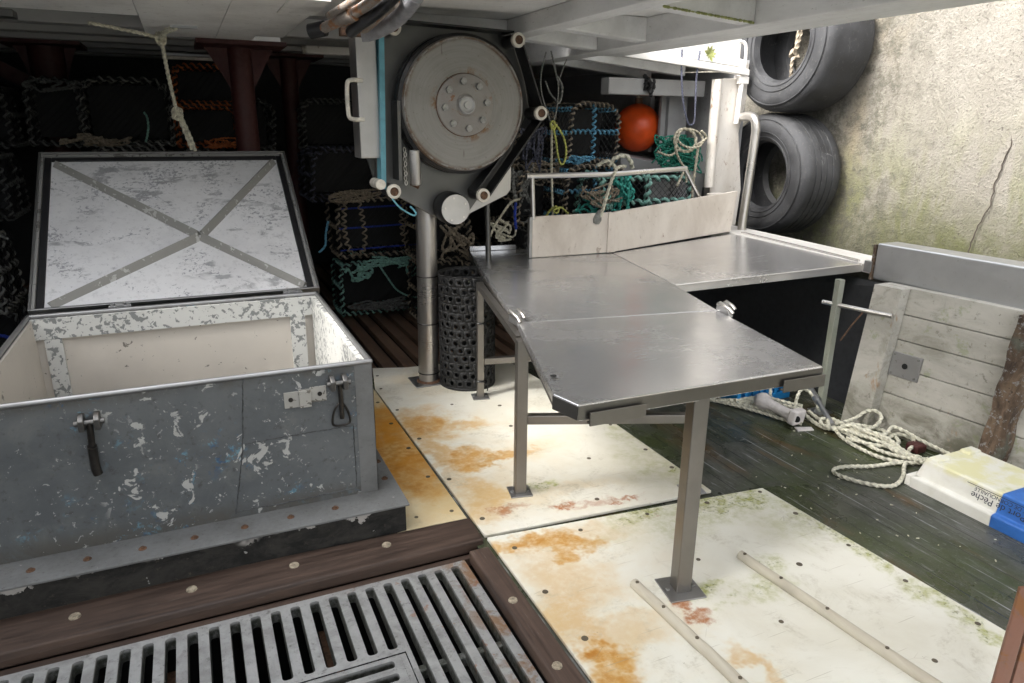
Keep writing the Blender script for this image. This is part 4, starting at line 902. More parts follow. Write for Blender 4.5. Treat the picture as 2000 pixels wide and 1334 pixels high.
# raised lip at the back
MB().hexa([(1.914, 5.00, .822), (2.27, 4.93, .824), (2.275, 4.945, .824), (1.918, 5.018, .822), (1.912, 5.0, .858), (2.27, 4.93, .860), (2.275, 4.945, .860), (1.916, 5.018, .858)]).build('back_lip', 'table_steel', tb, bevel=.002)
def leg(x, y, z1, w, mat='leg_steel', tilt=(0, 0), foot=.11, parent=None, z0=0.0, rot=-16):
    p = parent or tb; a = R(rot); s1 = Vector((math.cos(a), math.sin(a), 0))
    o = MB().bar((x, y, z0+.006), (x+tilt[0], y+tilt[1], z1), w, w, side=s1).build('leg', mat, p, bevel=.004)
    MB().bar((x, y, z0+.001), (x, y, z0+.0075), foot, foot, side=s1).build('foot_plate', 'galv', o, bevel=.0015)
    for sx in (-1, 1):
        q = Vector((x, y, z0))+s1*(sx*foot*.36); MB().cyl(q+Vector((0, 0, .007)), q+Vector((0, 0, .013)), .008, n=8).build('bolt', 'bolt_grey', o)
    return o
leg(1.597, 1.874, .826, .062, foot=.15, rot=-10)
leg(1.336, 2.82, .797, .055, rot=-12); leg(2.142, 2.50, .80, .050, rot=-12)
l3 = leg(1.632, 4.085, .786, .045, rot=-12); leg(2.55, 3.9, .79, .045, rot=-12)
MB().bar((1.366, 2.812, .395), (2.12, 2.51, .395), .045, .045, side=(0, 0, 1)).build('stretcher', 'leg_steel', tb, bevel=.003)
MB().bar((1.655, 4.08, .255), (2.53, 3.905, .255), .042, .042, side=(0, 0, 1)).build('stretcher', 'leg_steel', tb, bevel=.003)
MB().bar((1.36, 2.90, .77), (1.62, 4.05, .77), .04, .035, side=(0, 0, 1)).build('side_rail', 'leg_steel', tb)
mb = MB().cyl((1.136, 2.126, .8765), (1.136, 2.126, .8785), .012); mb.build('drain_hole', 'pit_black', fl2)
mb = MB()
for z in (.52, .12): mb.tube([(1.632+.031*math.cos(a*.785)*1.05, 4.085+.031*math.sin(a*.785)*1.05, z) for a in range(8)], .006, 6, closed=True); mb.tube([(1.64, 4.05, z), (1.665, 4.035, z-.03), (1.66, 4.03, z-.06)], .004, 5)
mb.build('cable_tie', 'cable_tie', l3)
# clamps at the hinge line
def clamp(x, y, z, sx):
    mb = MB()
    mb.prism([(x-.012, y+.055, z-.03), (x-.012, y-.06, z-.03), (x-.012, y-.05, z+.004), (x-.012, y+.0, z+.036), (x-.012, y+.045, z+.03)], (.024, 0, 0))
    o = mb.build('clamp', 'galv', tb, bevel=.004)
    MB().tube([(x-.016, y+.03, z+.022), (x-.022, y+.01, z+.034), (x-.010, y-.055, z+.014), (x-.006, y-.075, z-.004)], .010, 10).build('handle', 'rail_tube', o)
    MB().tube([(x+.022, y+.035, z+.02), (x+.024, y+.015, z+.036), (x+.026, y-.035, z+.022), (x+.028, y-.05, z+.008)], .009, 10).build('handle', 'rail_tube', o)
clamp(1.395, 3.03, .842, -1); clamp(2.475, 2.77, .842, 1)
# wing table
wt = thing('wing_table', (3.3, 3.9, 0), 'shiny wet stainless wing table between the sorting table and the bulwark', 'table')
W = [(2.642, 3.400, .829), (4.012, 3.198, .902), (4.19, 4.60, .902), (2.882, 4.498, .829)]
leaf('tabletop', W, 'wing_steel', wt, .012, .004)
apron((2.645, 3.403, .818), (4.01, 3.202, .890), .042, 'front_rim', wt, 0, .012, 'wing_steel')
apron((2.66, 3.47, .816), (2.87, 4.47, .816), .03, 'side_rim', wt, 0, .006, 'leg_steel')
MB().hexa([(4.0, 3.25, .904), (4.02, 3.25, .904), (4.18, 4.55, .904), (4.16, 4.55, .904), (4.0, 3.25, .918), (4.02, 3.25, .918), (4.18, 4.55, .918), (4.16, 4.55, .918)]).build('outer_lip', 'wing_steel', wt)
leg(3.60, 3.035, .86, .042, 'green_leg', tilt=(.005, .0), parent=wt, z0=-.02, rot=-5)
MB().bar((2.80, 4.40, -.02), (2.80, 4.40, .81), .05, .05).build('leg', 'leg_steel', wt)
MB().bar((3.58, 3.34, .835), (3.60, 4.3, .84), .04, .05).build('bearer', 'leg_steel', wt)
MB().bar((3.862, 3.055, .885), (3.862, 3.055, .955), .05, .03).build('end_hinge', 'galv', bw, bevel=.004)
tag(MB().cyl((3.58, 3.12, .70), (3.68, 2.70, .70), .014, n=12).build('steel_pin', 'rail_tube', loc=(3.65, 2.9, .7)), 'bright steel pin sticking out past the bulwark post under the wing table', 'pin')
tag(MB().tube(even([(3.64, 2.86, .70), (3.60, 2.90, .60), (3.56, 2.93, .50)], .05), .005, 6).build('lanyard', 'rust_brown', loc=(3.6, 2.9, .6)), 'thin red lanyard hanging from the steel pin', 'cord')

# splash board with rail
sb = thing('splash_board', (3.2, 4.55, .83), 'white painted splash board with a steel tube rail standing along the back of the tables', 'splash board')
mb = MB().hexa([(2.225, 4.55, .825), (2.87, 4.505, .833), (2.873, 4.53, .833), (2.228, 4.575, .825), (2.222, 4.55, 1.122), (2.87, 4.505, 1.135), (2.873, 4.53, 1.135), (2.225, 4.575, 1.122)]); mb.build('board', 'panel_white', sb, bevel=.005)
mb = MB().hexa([(2.875, 4.505, .833), (4.12, 4.63, .910), (4.12, 4.655, .910), (2.878, 4.53, .833), (2.875, 4.505, 1.136), (4.16, 4.635, 1.245), (4.16, 4.66, 1.245), (2.878, 4.53, 1.136)]); mb.build('board', 'panel_white', sb, bevel=.005)
MB().hexa([(2.83, 4.497, .834), (2.90, 4.499, .834), (2.90, 4.506, .834), (2.83, 4.506, .834), (2.83, 4.497, 1.13), (2.90, 4.499, 1.137), (2.90, 4.506, 1.137), (2.83, 4.506, 1.13)]).build('joint_strip', 'panel_white', sb, bevel=.002)
MB().box((2.20, 4.545, .826), (2.224, 4.58, 1.12)).build('end_strip', 'galv', sb, bevel=.003)
MB().tube(even([(2.17, 4.55, 1.408), (2.82, 4.53, 1.408), (3.56, 4.57, 1.438)], .1), .020, 14).build('rail', 'rail_tube', sb)
MB().tube([(2.235, 4.56, 1.10), (2.215, 4.55, 1.405)], .017, 12).build('rail_post', 'rail_tube', sb)
MB().tube(even([(3.56, 4.575, 1.43), (3.78, 4.64, 1.19)], .05), .017, 12).build('rail_post', 'rail_tube', sb)
tag(MB().rope([(2.75, 4.50, 1.09), (2.77, 4.49, 1.16), (2.83, 4.50, 1.34), (2.87, 4.51, 1.42), (2.93, 4.56, 1.455), (3.02, 4.60, 1.46)], .014).build('tied_rope', 'rope_white', loc=(2.85, 4.5, 1.3)), 'white rope draped over the tube rail and splash board', 'rope')
tag(MB().lathe((2.735, 4.515, 1.07), (.25, -.1, 1), [(.0005, -.02), (.024, -.015), (.034, .015), (.027, .045), (.012, .085), (.0005, .09)], 14).build('lead_sinker', 'rope_grey', loc=(2.73, 4.5, 1.08)), 'grey lead-like weight hung on the white rope behind the splash board', 'weight')
tag(MB().rope([(3.12, 5.0, 1.44), (3.16, 4.98, 1.50), (3.26, 4.98, 1.52), (3.33, 5.0, 1.47), (3.36, 5.02, 1.42)], .020).rope([(3.02, 5.02, 1.44), (3.10, 4.99, 1.48), (3.18, 5.0, 1.43)], .018).build('rope_loop', 'rope_white', loc=(3.2, 5, 1.45)), 'white rope loop on top of the teal pot, above the tube rail', 'rope')

# ================================================================== DRUM HAULER
dh = thing('drum_hauler', (1.42, 4.5, 0), 'big drum hauler with a grey disc wheel and belt rollers on a round steel pillar', 'hauler')
YP = 4.40
mb = MB().prism([(1.10, YP, 2.335), (1.98, YP, 2.30), (2.06, YP, 2.10), (2.11, YP, 1.86), (1.99, YP, 1.60), (1.985, YP, 1.33), (1.955, YP, 1.295), (1.62, YP, 1.155), (1.50, YP, 1.150), (1.42, YP, 1.185), (1.10, YP, 1.36), (1.07, YP, 1.40), (1.07, YP, 2.33)][::-1], (0, .035, 0))
mb.build('back_plate', 'plate_steel', dh, bevel=.006)
mb = MB().prism([(1.985, YP-.002, 1.58), (1.98, YP-.002, 1.335), (1.95, YP-.002, 1.30), (1.66, YP-.002, 1.175)][::-1], (0, .0015, 0)); mb.build('wear_plate', 'channel_steel', dh)
mb = MB(); mb.box((.955, 4.28, 1.55), (1.075, 4.46, 2.26)); mb.build('side_channel', 'channel_steel', dh, bevel=.006)
MB().prism([(1.02, 4.42, 1.55), (1.07, 4.42, 1.55), (1.10, 4.42, 1.37), (1.07, 4.42, 1.38)], (0, .02, 0)).build('stay', 'plate_steel', dh)
mb = MB().tube(resample([(.985, 4.285, 1.985), (.92, 4.275, 1.985), (.893, 4.27, 1.955), (.893, 4.27, 1.80), (.92, 4.275, 1.772), (.985, 4.285, 1.772)], 6), .0125, 12)
mb.build('handle', 'white_nylon', dh)
# drum: dark rubber rim, grey disc, bolted hub
DC = Vector((1.600, 4.26, 1.862))
MB().lathe(DC+Vector((0, .14, 0)), (0, -1, 0), [(.12, -.02), (.40, -.02), (.415, .0), (.415, .04), (.395, .055), (.395, .075), (.412, .09), (.412, .125), (.392, .137)], 64).build('rubber_rim', 'black_rubber', dh)
dr = MB().lathe(DC, (0, -1, 0), [(.393, -.01), (.392, .012), (.384, .022), (.374, .022), (.370, .014), (.14, .010), (.0005, .010)], 72); dr = dr.build('drum', 'drum_grey', dh)
md = dr.modifiers.new('e', 'EDGE_SPLIT'); md.split_angle = R(35)
rw = Mat('drum_rim_rust'); nn = rw.noise(14, 5, .7); rw.col(rw.mix(rw.thr(nn, .40, .62), (.27, .265, .25), (.13, .085, .055))); MT['drum_rim_rust'] = rw.m
MB().tube([DC+Vector((math.cos(a*.0873)*.381, -.021, math.sin(a*.0873)*.381)) for a in range(72)], .006, 8, closed=True).build('drum_lip', 'drum_rim_rust', dr)
hubm = paint('hub_rusty', (.27, .26, .245), dirt=(.13, .08, .05), rust=.60, rough=.4, scale=3)
hub = MB().lathe(DC+Vector((0, -.010, 0)), (0, -1, 0), [(.182, 0), (.181, .018), (.175, .022), (.066, .023), (.057, .032), (.0005, .032)], 48).build('hub', 'hub_rusty', dr)
MB().tube([DC+Vector((math.cos(a*.131)*.182, -.013, math.sin(a*.131)*.182)) for a in range(48)], .004, 6, closed=True).build('hub_weld', 'rust_brown', hub)
for kk in range(8):
    a = kk*.7854+.12; p = DC+Vector((math.cos(a)*.138, -.03, math.sin(a)*.138))
    MB().cyl(p+Vector((0, .002, 0)), p+Vector((0, -.022, 0)), .023, .021, n=6, smooth=False).build('hub_bolt', 'bolt_grey', hub, bevel=.002)
MB().lathe(DC+Vector((0, -.03, 0)), (0, -1, 0), [(.054, 0), (.053, .03), (.046, .034), (.040, .030), (.024, .030), (.022, .040), (.0005, .040)], 28).build('boss', 'galv', hub)
# rollers
def roller(x, z, r=.044, y0=4.385, y1=4.225, dark=False):
    o = MB().cyl((x, y0, z), (x, y1, z), r*.9, n=22).build('roller', 'black_rubber', dh)
    MB().lathe((x, y1, z), (0, -1, 0), [(r*.95, -.02), (r*1.02, .0), (r*.95, .012), (r*.6, .014)], 28).build('end_ring', 'white_nylon', o)
    MB().lathe((x, y1, z), (0, -1, 0), [(r*.6, .0135), (r*.55, .006), (.0005, .004)], 22).build('rusty_core', 'rust_brown', o)
for x, z in ((1.165, 2.272), (1.945, 2.247), (2.110, 1.823), (1.712, 1.318), (1.130, 1.358)): roller(x, z)
# belts: flat bands, wide along Y
def belt(pts, mat, y0=4.25, y1=4.385, t=.010):
    mb = MB()
    for a, b in zip(pts, pts[1:]):
        d = Vector((b[0]-a[0], 0, b[1]-a[1])).normalized(); n_ = Vector((-d.z, 0, d.x))*t/2
        A, B = Vector((a[0], 0, a[1])), Vector((b[0], 0, b[1])); Y0, Y1 = Vector((0, y0, 0)), Vector((0, y1, 0))
        mb.hexa([A-n_+Y0, A+n_+Y0, B+n_+Y0, B-n_+Y0, A-n_+Y1, A+n_+Y1, B+n_+Y1, B-n_+Y1])
    return mb.build('belt', mat, dh)
belt([(1.10, 2.262), (1.075, 1.37)], 'teal_belt', 4.245, 4.345, .030)
MB().cyl((1.055, 4.23, 1.40), (1.055, 4.40, 1.40), .03, n=14).build('guide_roller', 'white_nylon', dh)
belt([(1.165, 2.318), (1.93, 2.296)], 'black_rubber'); belt([(1.99, 2.235), (2.152, 1.82)], 'black_rubber'); belt([(2.148, 1.80), (1.752, 1.290)], 'black_rubber')
belt([(1.672, 1.335), (1.94, 1.66)], 'black_rubber'); belt([(1.19, 1.88), (1.185, 1.42)], 'plate_steel', 4.26, 4.39, .02)
# scraper block with chain, motor
MB().lathe((1.272, 4.25, 1.60), (.02, 0, -1), [(.0005, 0), (.032, .004), (.034, .08), (.034, .20), (.028, .21), (.0005, .215)], 18).build('scraper', 'channel_steel', dh)
mb = MB()
for k in range(8): mb.tube([Vector((1.215+(.004 if k % 2 else 0), 4.262, 1.60-.028*k))+Vector((math.cos(a*.785)*.008, 0 if k % 2 else math.sin(a*.785)*.006, math.sin(a*.785)*.014)) for a in range(8)], .003, 5, closed=True)
mb.build('chain', 'rail_tube', dh)
MB().cyl((1.25, 4.27, 1.40), (1.30, 4.27, 1.375), .012, n=8).build('peg', 'rust_brown', dh)
mo = MB().lathe((1.535, 4.40, 1.232), (0, -1, 0), [(.098, 0), (.104, .01), (.104, .10), (.098, .13), (.094, .14)], 36).build('motor', 'black_rubber', dh)
mp = MB().lathe((1.535, 4.26, 1.232), (0, -1, 0), [(.094, .0), (.0935, .009), (.0005, .009)], 36).build('motor_cover', 'channel_steel', mo)
for kk in range(5):
    a = .5+kk*1.2566; MB().cyl((1.535+.072*math.cos(a), 4.249, 1.232+.072*math.sin(a)), (1.535+.072*math.cos(a), 4.244, 1.232+.072*math.sin(a)), .007, n=8).build('cover_bolt', 'rail_tube', mo)
MB().cyl((1.405, 4.505, .008), (1.42, 4.51, 1.30), .070, n=28).build('pillar', 'pillar_steel', dh)
bx((1.285, 4.40, .001), (1.50, 4.62, .009)).build('base_plate', 'galv', dh, bevel=.002)
MB().lathe((1.405, 4.505, .009), (0, 0, 1), [(.085, 0), (.07, .014)], 24).build('weld_collar', 'rust_brown', dh)
for z in (.765, .435, .075): MB().tube([(1.407+z*.011+math.cos(a*.2618)*.0725, 4.505+math.sin(a*.2618)*.0725, z) for a in range(24)], .004, 6, closed=True).build('cable_tie', 'cable_tie', dh)
MB().cyl((1.90, 4.62, 1.30), (1.93, 4.62, .0), .02, n=12).build('rear_stay', 'plate_steel', dh)
tag(MB().tube(resample([(1.10, 4.24, 1.35), (1.15, 4.20, 1.27), (1.235, 4.2, 1.215), (1.262, 4.22, 1.225), (1.24, 4.26, 1.26)], 6), .006, 8).build('thin_hose', 'teal_belt', loc=(1.2, 4.2, 1.3)), 'thin teal line hanging from the lower left roller of the hauler', 'line')

# perforated tube standing by the pillar
pb = thing('perforated_basket', (1.65, 4.39, 0), 'black perforated plastic tube standing behind the left table leg', 'basket')
mb = MB(); RB, NC, NR, H0 = .195, 20, 13, .795
def pt(a, z): return Vector((1.658+RB*math.cos(a), 4.395+RB*math.sin(a), z))
for j in range(NR):
    for i in range(NC):
        o_ = .5 if j % 2 else 0
        ca, cz = (i+o_)*6.28318/NC, .02+(j+.5)*(H0-.03)/NR; jx, jz = random.uniform(-.2, .2), random.uniform(-.007, .007); da, dz = 6.28318/NC/2, (H0-.03)/NR/2; hr = .0165*random.uniform(.8, 1.05)
        sq = [(-1, -1), (0, -1), (1, -1), (1, 0), (1, 1), (0, 1), (-1, 1), (-1, 0)]
        vo = [pt(ca+x*da, cz+y*dz) for x, y in sq]; vi = [pt(ca+jx*.18+math.cos(math.atan2(y, x))*hr/RB, cz+jz+math.sin(math.atan2(y, x))*hr) for x, y in sq]
        mb.add(vo+vi, [(k, (k+1) % 8, (k+1) % 8+8, k+8) for k in range(8)], False)
mb.lathe((1.658, 4.395, .0), (0, 0, 1), [(RB, 0), (RB+.003, .01), (RB, .0205)], 44); mb.lathe((1.658, 4.395, H0-.011), (0, 0, 1), [(RB, 0), (RB+.003, .006), (RB, .012)], 44)
o = mb.build('mesh_wall', 'black_mesh', pb); sd_ = o.modifiers.new('s', 'SOLIDIFY'); sd_.thickness = .006
MB().cyl((1.658, 4.395, .002), (1.658, 4.395, .008), RB-.005, n=40).build('bottom', 'black_mesh', pb)

# ================================================================== LOBSTER POTS
def rr(w, h, r, y, n=5):
    """hoop: flat bottom, rounded shoulders"""
    P = [Vector((-w/2, y, 0)), Vector((-w/2, y, h-r))]
    P += [Vector((-w/2+r-r*math.cos(i*1.5708/n), y, h-r+r*math.sin(i*1.5708/n))) for i in range(1, n+1)]
    P += [Vector((w/2-r+r*math.sin(i*1.5708/n), y, h-r+r*math.cos(i*1.5708/n))) for i in range(0, n+1)]
    P += [Vector((w/2, y, 0)), Vector((-w/2, y, 0))]
    return P
def pot(label, loc, w, h, d, col, col2=None, rz=0, lines=None, tangle=None, pitch=.066, thick=.0095, grp='lobster pots stacked in the shelter'):
    t = thing('lobster_pot', loc, label, 'lobster pot', grp, rz=R(rz))
    def bld(mb, nm, mat):
        me = bpy.data.meshes.new(nm); me.from_pydata([tuple(v) for v in mb.v], [], mb.f); me.polygons.foreach_set('use_smooth', mb.sm)
        o = bpy.data.objects.new(nm, me); C.objects.link(o); o.data.materials.append(MT[mat]); o.parent = t; return o
    r = min(w, h)*.28; ys = [-d/2, 0, d/2] if d > .5 else [-d/2, d/2]
    hoops = []
    for y in ys:
        a1, a2, a3 = random.uniform(-.03, .03), random.uniform(-.03, .03), random.uniform(-.02, .02)
        hoops.append([p+Vector((a1*p.z/h+.012*math.sin(p.z*9+y), a2*p.z/h+.01*math.sin(p.x*11), a3*p.x/w)) for p in rr(w, h, r, y)])
    jit = lambda: random.uniform(-.006, .006)
    longs = [[(sx*w/2, -d/2, z), (sx*w/2+jit(), 0, z+jit()), (sx*w/2, d/2, z)] for sx in (-1, 1) for z in (0, h*.5)] + [[(sx*(w/2-r*.3), -d/2, h-r*.3), (sx*(w/2-r*.3)+jit(), 0, h-r*.3+jit()), (sx*(w/2-r*.3), d/2, h-r*.3)] for sx in (-1, 1)]
    core = MB()
    for P in hoops: core.tube(P, .010, 6)
    for P in longs: core.tube(P, .008, 6)
    bld(core, 'frame', 'pot_core')
    wr = MB()
    for P in hoops:
        wr.helix(P, .0165, thick, pitch*random.uniform(.9, 1.1))
        if col2: bld(wr, 'rope_wrapping', col); wr = MB()
    if not col2:
        for P in longs: wr.helix(P, .0145, thick*.9, pitch*1.2)
    if not col2: bld(wr, 'rope_wrapping', col)
    if col2:
        w2 = MB()
        for P in longs: w2.helix(P, .0150, thick*.9, pitch)
        w2.helix([(0, -d/2-.004, 0), (0, -d/2-.004, h)], .015, thick, pitch); w2.helix([(-w/2, -d/2-.006, h*.52), (w/2, -d/2-.006, h*.52)], .015, thick, pitch)
        bld(w2, 'cross_wrapping', col2)
    net = MB(); st = .055
    def quad(a, b, c_, d_):          # diamond mesh in a bilinear patch
        a, b, c_, d_ = map(Vector, (a, b, c_, d_)); nx = max(2, int((b-a).length/st)); ny = max(2, int((d_-a).length/st))
        f = lambda u, v: a.lerp(b, u).lerp(d_.lerp(c_, u), v)
        for i in range(nx):
            for j in range(ny):
                for s0, s1 in (((i, j), (i+1, j+1)), ((i+1, j), (i, j+1))):
                    p, q_ = f(s0[0]/nx, s0[1]/ny), f(s1[0]/nx, s1[1]/ny); u_, v_ = perp(q_-p); rr_ = .0022
                    vs = [p+u_*rr_, p-u_*.5*rr_+v_*rr_, p-u_*.5*rr_-v_*rr_, q_+u_*rr_, q_-u_*.5*rr_+v_*rr_, q_-u_*.5*rr_-v_*rr_]
                    net.add(vs, [(0, 1, 4, 3), (1, 2, 5, 4), (2, 0, 3, 5)])
    w_, h_ = w/2, h-r*.3
    quad((-w_, -d/2, 0), (-w_, d/2, 0), (-w_, d/2, h_), (-w_, -d/2, h_)); quad((w_, -d/2, 0), (w_, d/2, 0), (w_, d/2, h_), (w_, -d/2, h_))
    quad((-w_+r*.3, -d/2, h), (w_-r*.3, -d/2, h), (w_-r*.3, d/2, h), (-w_+r*.3, d/2, h)); quad((-w_, -d/2, 0), (w_, -d/2, 0), (w_, -d/2, h_), (-w_, -d/2, h_)); quad((-w_, d/2, 0), (w_, d/2, 0), (w_, d/2, h_), (-w_, d/2, h_))
    net.box((-w_*.9, -d*.02, h*.1), (w_*.9, d*.0, h*.92))
    bld(net, 'netting', 'pot_net')
    bs = MB()
    for k in range(4): bs.box((-w/2+.02+k*(w-.10)/3, -d/2+.01, -.012), (-w/2+.08+k*(w-.10)/3, d/2-.01, -.002))
    bld(bs, 'base_slats', 'pot_core')
    if lines:
        lm = MB()
        for x0, x1, z in lines: lm.rope([(x0, -d/2-.012, z), ((x0+x1)/2, -d/2-.016, z+.012), (x1, -d/2-.012, z+.02)], .009)
        bld(lm, 'lashing', lines and (tangle or 'rope_blue'))
    return t
def tangle(name, ctr, sp, n, r, mat, label, seed, cat='rope', loops=9):
    rnd = random.Random(seed); mb = MB()
    for k in range(n):
        P = []; p = Vector(ctr)+Vector([rnd.uniform(-s, s) for s in sp])
        for j in range(loops):
            P.append(p.copy()); p = Vector(ctr)+Vector([max(-s, min(s, (p[i]-ctr[i])*.55+rnd.uniform(-s, s)*.75)) for i, s in enumerate(sp)])
        mb.rope(P, r, seg=6, n=6)
    return tag(mb.build(name, mat, loc=ctr), label, cat)

# left stack, top row (z of the pot bases comes from the pots below, hidden by the lid)
pot('grey-wrapped pot at far upper left, beside the thick dark post', (-.93, 7.35, 1.56), .36, .50, .7, 'rope_dim')
pot('wide grey-wrapped pot on top of the left stack, behind the lid rope', (-.40, 7.35, 1.56), .66, .52, .7, 'rope_grey', pitch=.075, thick=.009)
pot('orange-wrapped pot on top, left of the red post', (.235, 7.35, 1.905), .50, .30, .7, 'rope_orange', pitch=.06, thick=.009)
pot('orange-wrapped pot under the other orange one, just above the lid', (.225, 7.35, 1.545), .50, .33, .7, 'rope_orange', pitch=.06, thick=.009)
pot('grey-wrapped pot half hidden under the wide one, just above the lid edge', (-.40, 7.40, 1.02), .66, .50, .7, 'rope_grey')
pot('dark pot hidden mostly by the lid under the orange pots', (.225, 7.40, 1.02), .50, .48, .7, 'rope_dim')
pot('pot with thick grey wrapping low at the left edge of the picture, beside the lid', (-1.62, 6.5, .38), .55, .55, .7, 'rope_grey', pitch=.085, thick=.012)
pot('dim grey pot at the left edge, above the thickly wrapped one', (-1.60, 7.1, 1.0), .60, .50, .7, 'rope_dim')
pot('dim pot at the top of the far left edge', (-1.55, 7.4, 1.55), .60, .48, .7, 'rope_dim')
pot('dark pot on the floor at the left edge under the thickly wrapped one', (-1.62, 6.6, 0.0), .60, .36, .7, 'rope_dim')
tag(MB().rope([(-1.75, 6.1, .30), (-1.45, 6.0, .27), (-1.2, 5.9, .20), (-1.05, 5.8, .10)], .014).build('blue_rope', 'rope_blue', loc=(-1.4, 6, .25)), 'blue rope at the left edge beside the box', 'rope')
tag(MB().rope([(-.27, 6.98, 1.82), (-.25, 6.97, 1.78), (-.25, 6.96, 1.70), (-.27, 6.96, 1.62), (-.285, 6.95, 1.58)], .010).build('tie_rope', 'rope_pale_teal', loc=(-.26, 6.97, 1.7)), 'short pale teal tie hanging inside the wide grey pot', 'rope')
# the dark back rows
for i, (x, y, z, w, h, c, lab) in enumerate((
    (1.42, 7.75, 1.50, .62, .46, 'rope_dim', 'dim pot at the top between the far red post and the hauler'),
    (1.36, 7.05, 1.07, .66, .44, 'rope_slate', 'dark blue-grey pot under the dim top pot, left of the teal belt'),
    (2.05, 7.9, .03, .7, .5, 'rope_dim', 'dark pot on the floor behind the hauler pillar'),
    (2.05, 7.9, .55, .7, .5, 'rope_dim', 'dark pot in the second layer behind the hauler pillar'),
    (2.05, 7.9, 1.07, .7, .5, 'rope_dim', 'dark pot in the third layer behind the hauler drum'),
    (2.85, 7.2, .03, .7, .5, 'rope_dim', 'dark pot on the floor behind the teal tangle'),
    (2.85, 7.2, .55, .7, .5, 'rope_tan', 'dim tan pot in the second layer behind the hanging rope'),
    (2.85, 7.2, 1.07, .7, .5, 'rope_dim', 'dim pot in the third layer behind the hanging rope'),
    (2.85, 7.2, 1.6, .7, .42, 'rope_slate', 'dim pot on top behind the hanging rope, near the roof'),
    (.55, 7.9, 1.5, .55, .45, 'rope_dim', 'nearly black pot behind the nearest red post'),
    )):
    pot(lab, (x, y, z), w, h, .7, c)
pot('pot lashed with bright blue lines between the lid and the hauler pillar', (1.64, 6.75, .56), .84, .52, .42, 'rope_tan', lines=[(-.42, .42, .06), (-.42, .42, .26), (-.40, .42, .44)], pitch=.066, thick=.0105)
for x in (1.36, 1.90):
    mbx = MB()
    P = [Vector((x-.07, 6.52, 1.06)), Vector((x-.10, 6.50, .85)), Vector((x-.06, 6.50, .62)), Vector((x+.02, 6.50, .58)), Vector((x+.08, 6.50, .66)), Vector((x+.08, 6.50, .86)), Vector((x+.05, 6.52, 1.06))]
    mbx.helix(resample(P, 8), .018, .009, .06)
    tag(mbx.build('rope_hoop', 'rope_tan', loc=(x, 6.5, .8)), ('left' if x < 1.5 else 'right')+' tan rope-wrapped hoop on the side of the blue-lashed pot', 'hoop', 'rope hoops on the blue-lashed pot')
pot('teal-wrapped pot on the slatted floor under the blue-lashed pot', (1.64, 6.72, .02), .86, .48, .42, 'rope_pale_teal', pitch=.06, thick=.010)
pot('tan-wrapped pot right behind the hauler pillar, above the black perforated tube', (2.02, 6.1, .60), .44, .56, .5, 'rope_tan', pitch=.07, thick=.011)
pot('tan-wrapped pot on the floor right behind the black perforated tube', (2.05, 6.1, .03), .48, .54, .5, 'rope_tan')
pot('tan and pale blue wrapped pot at the top left of the orange buoy', (3.24, 5.72, 1.455), .50, .47, .46, 'rope_tan', 'rope_light_blue', rz=4, pitch=.050, thick=.0095)
pot('tan pot leaning left of the pale blue one, beside the hauler roller', (2.86, 5.95, 1.40), .34, .46, .5, 'rope_tan', rz=-12, pitch=.045)
pot('tan and blue wrapped pot directly under the one beside the buoy', (3.22, 5.60, .985), .56, .43, .5, 'rope_tan', 'rope_light_blue', rz=-3, pitch=.050, thick=.0095)
pot('dull brown pot behind the left end of the tube rail', (2.72, 5.75, .93), .46, .44, .5, 'rope_tan', rz=8)
pot('pot on the floor under the brown one behind the splash board', (2.95, 5.75, .03), .7, .44, .5, 'rope_dim')
pot('pot in the second layer behind the splash board', (2.95, 5.75, .48), .7, .44, .5, 'rope_dim')
pot('teal rope-wrapped pot behind the white splash board', (3.50, 5.20, .93), .40, .43, .86, 'rope_pale_teal', rz=86, pitch=.070, thick=.019)
tag(bx((3.05, 5.0, .03), (3.95, 5.45, .90)).build('pot_stand', 'hull_dark', loc=(3.5, 5.2, .03)), 'dark stand carrying the teal pot behind the splash board', 'stand')
tangle('rope_tangle', (3.24, 4.96, 1.22), (.10, .05, .16), 5, .012, 'rope_teal', 'bright teal frayed rope tangle at the left end of the teal pot', 3)
tangle('rope_tangle', (2.98, 5.02, 1.12), (.13, .05, .10), 3, .010, 'rope_teal', 'smaller teal rope tangle above the white splash board joint', 5)
tangle('rope_tangle', (1.36, 6.46, .42), (.12, .03, .10), 3, .014, 'rope_pale_teal', 'pale teal rope tangle on the pot right of the lid corner', 8)
tangle('rope_tangle', (1.86, 6.40, .46), (.12, .03, .14), 3, .012, 'rope_pale_teal', 'pale teal rope tangle beside the hauler pillar', 9)
tangle('rope_tangle', (2.10, 5.75, .78), (.16, .05, .16), 4, .013, 'rope_tan', 'tan rope tangle above the black perforated tube', 11)
tangle('rope_tangle', (2.62, 5.5, 1.25), (.14, .06, .30), 4, .011, 'rope_grey', 'grey rope tangle between hauler and hanging rope', 12)
tangle('rope_tangle', (2.13, 4.85, 1.0), (.10, .03, .09), 3, .010, 'rope_cream', 'cream knotted line end at the left of the splash board', 14)
tag(MB().rope([(2.02, 4.85, .95), (2.06, 4.84, 1.04), (2.13, 4.83, 1.14), (2.19, 4.84, 1.20), (2.25, 4.83, 1.22)], .010).build('line', 'rope_cream', loc=(2.1, 4.85, 1.1)), 'cream line rising to the left post of the tube rail', 'rope')
tag(MB().rope([(2.205, 4.80, 1.20), (2.20, 4.80, 1.10), (2.21, 4.80, 1.0)], .012).build('line', 'rope_blue', loc=(2.2, 4.8, 1.1)), 'short bright blue line left of the splash board', 'rope')
tag(MB().rope([(1.55, 6.42, .48), (1.62, 6.40, .36), (1.70, 6.38, .24), (1.82, 6.36, .17), (1.93, 6.36, .15)], .010).build('line', 'rope_pale_teal', loc=(1.7, 6.4, .3)), 'smooth pale teal line curving down across the teal pot', 'rope')
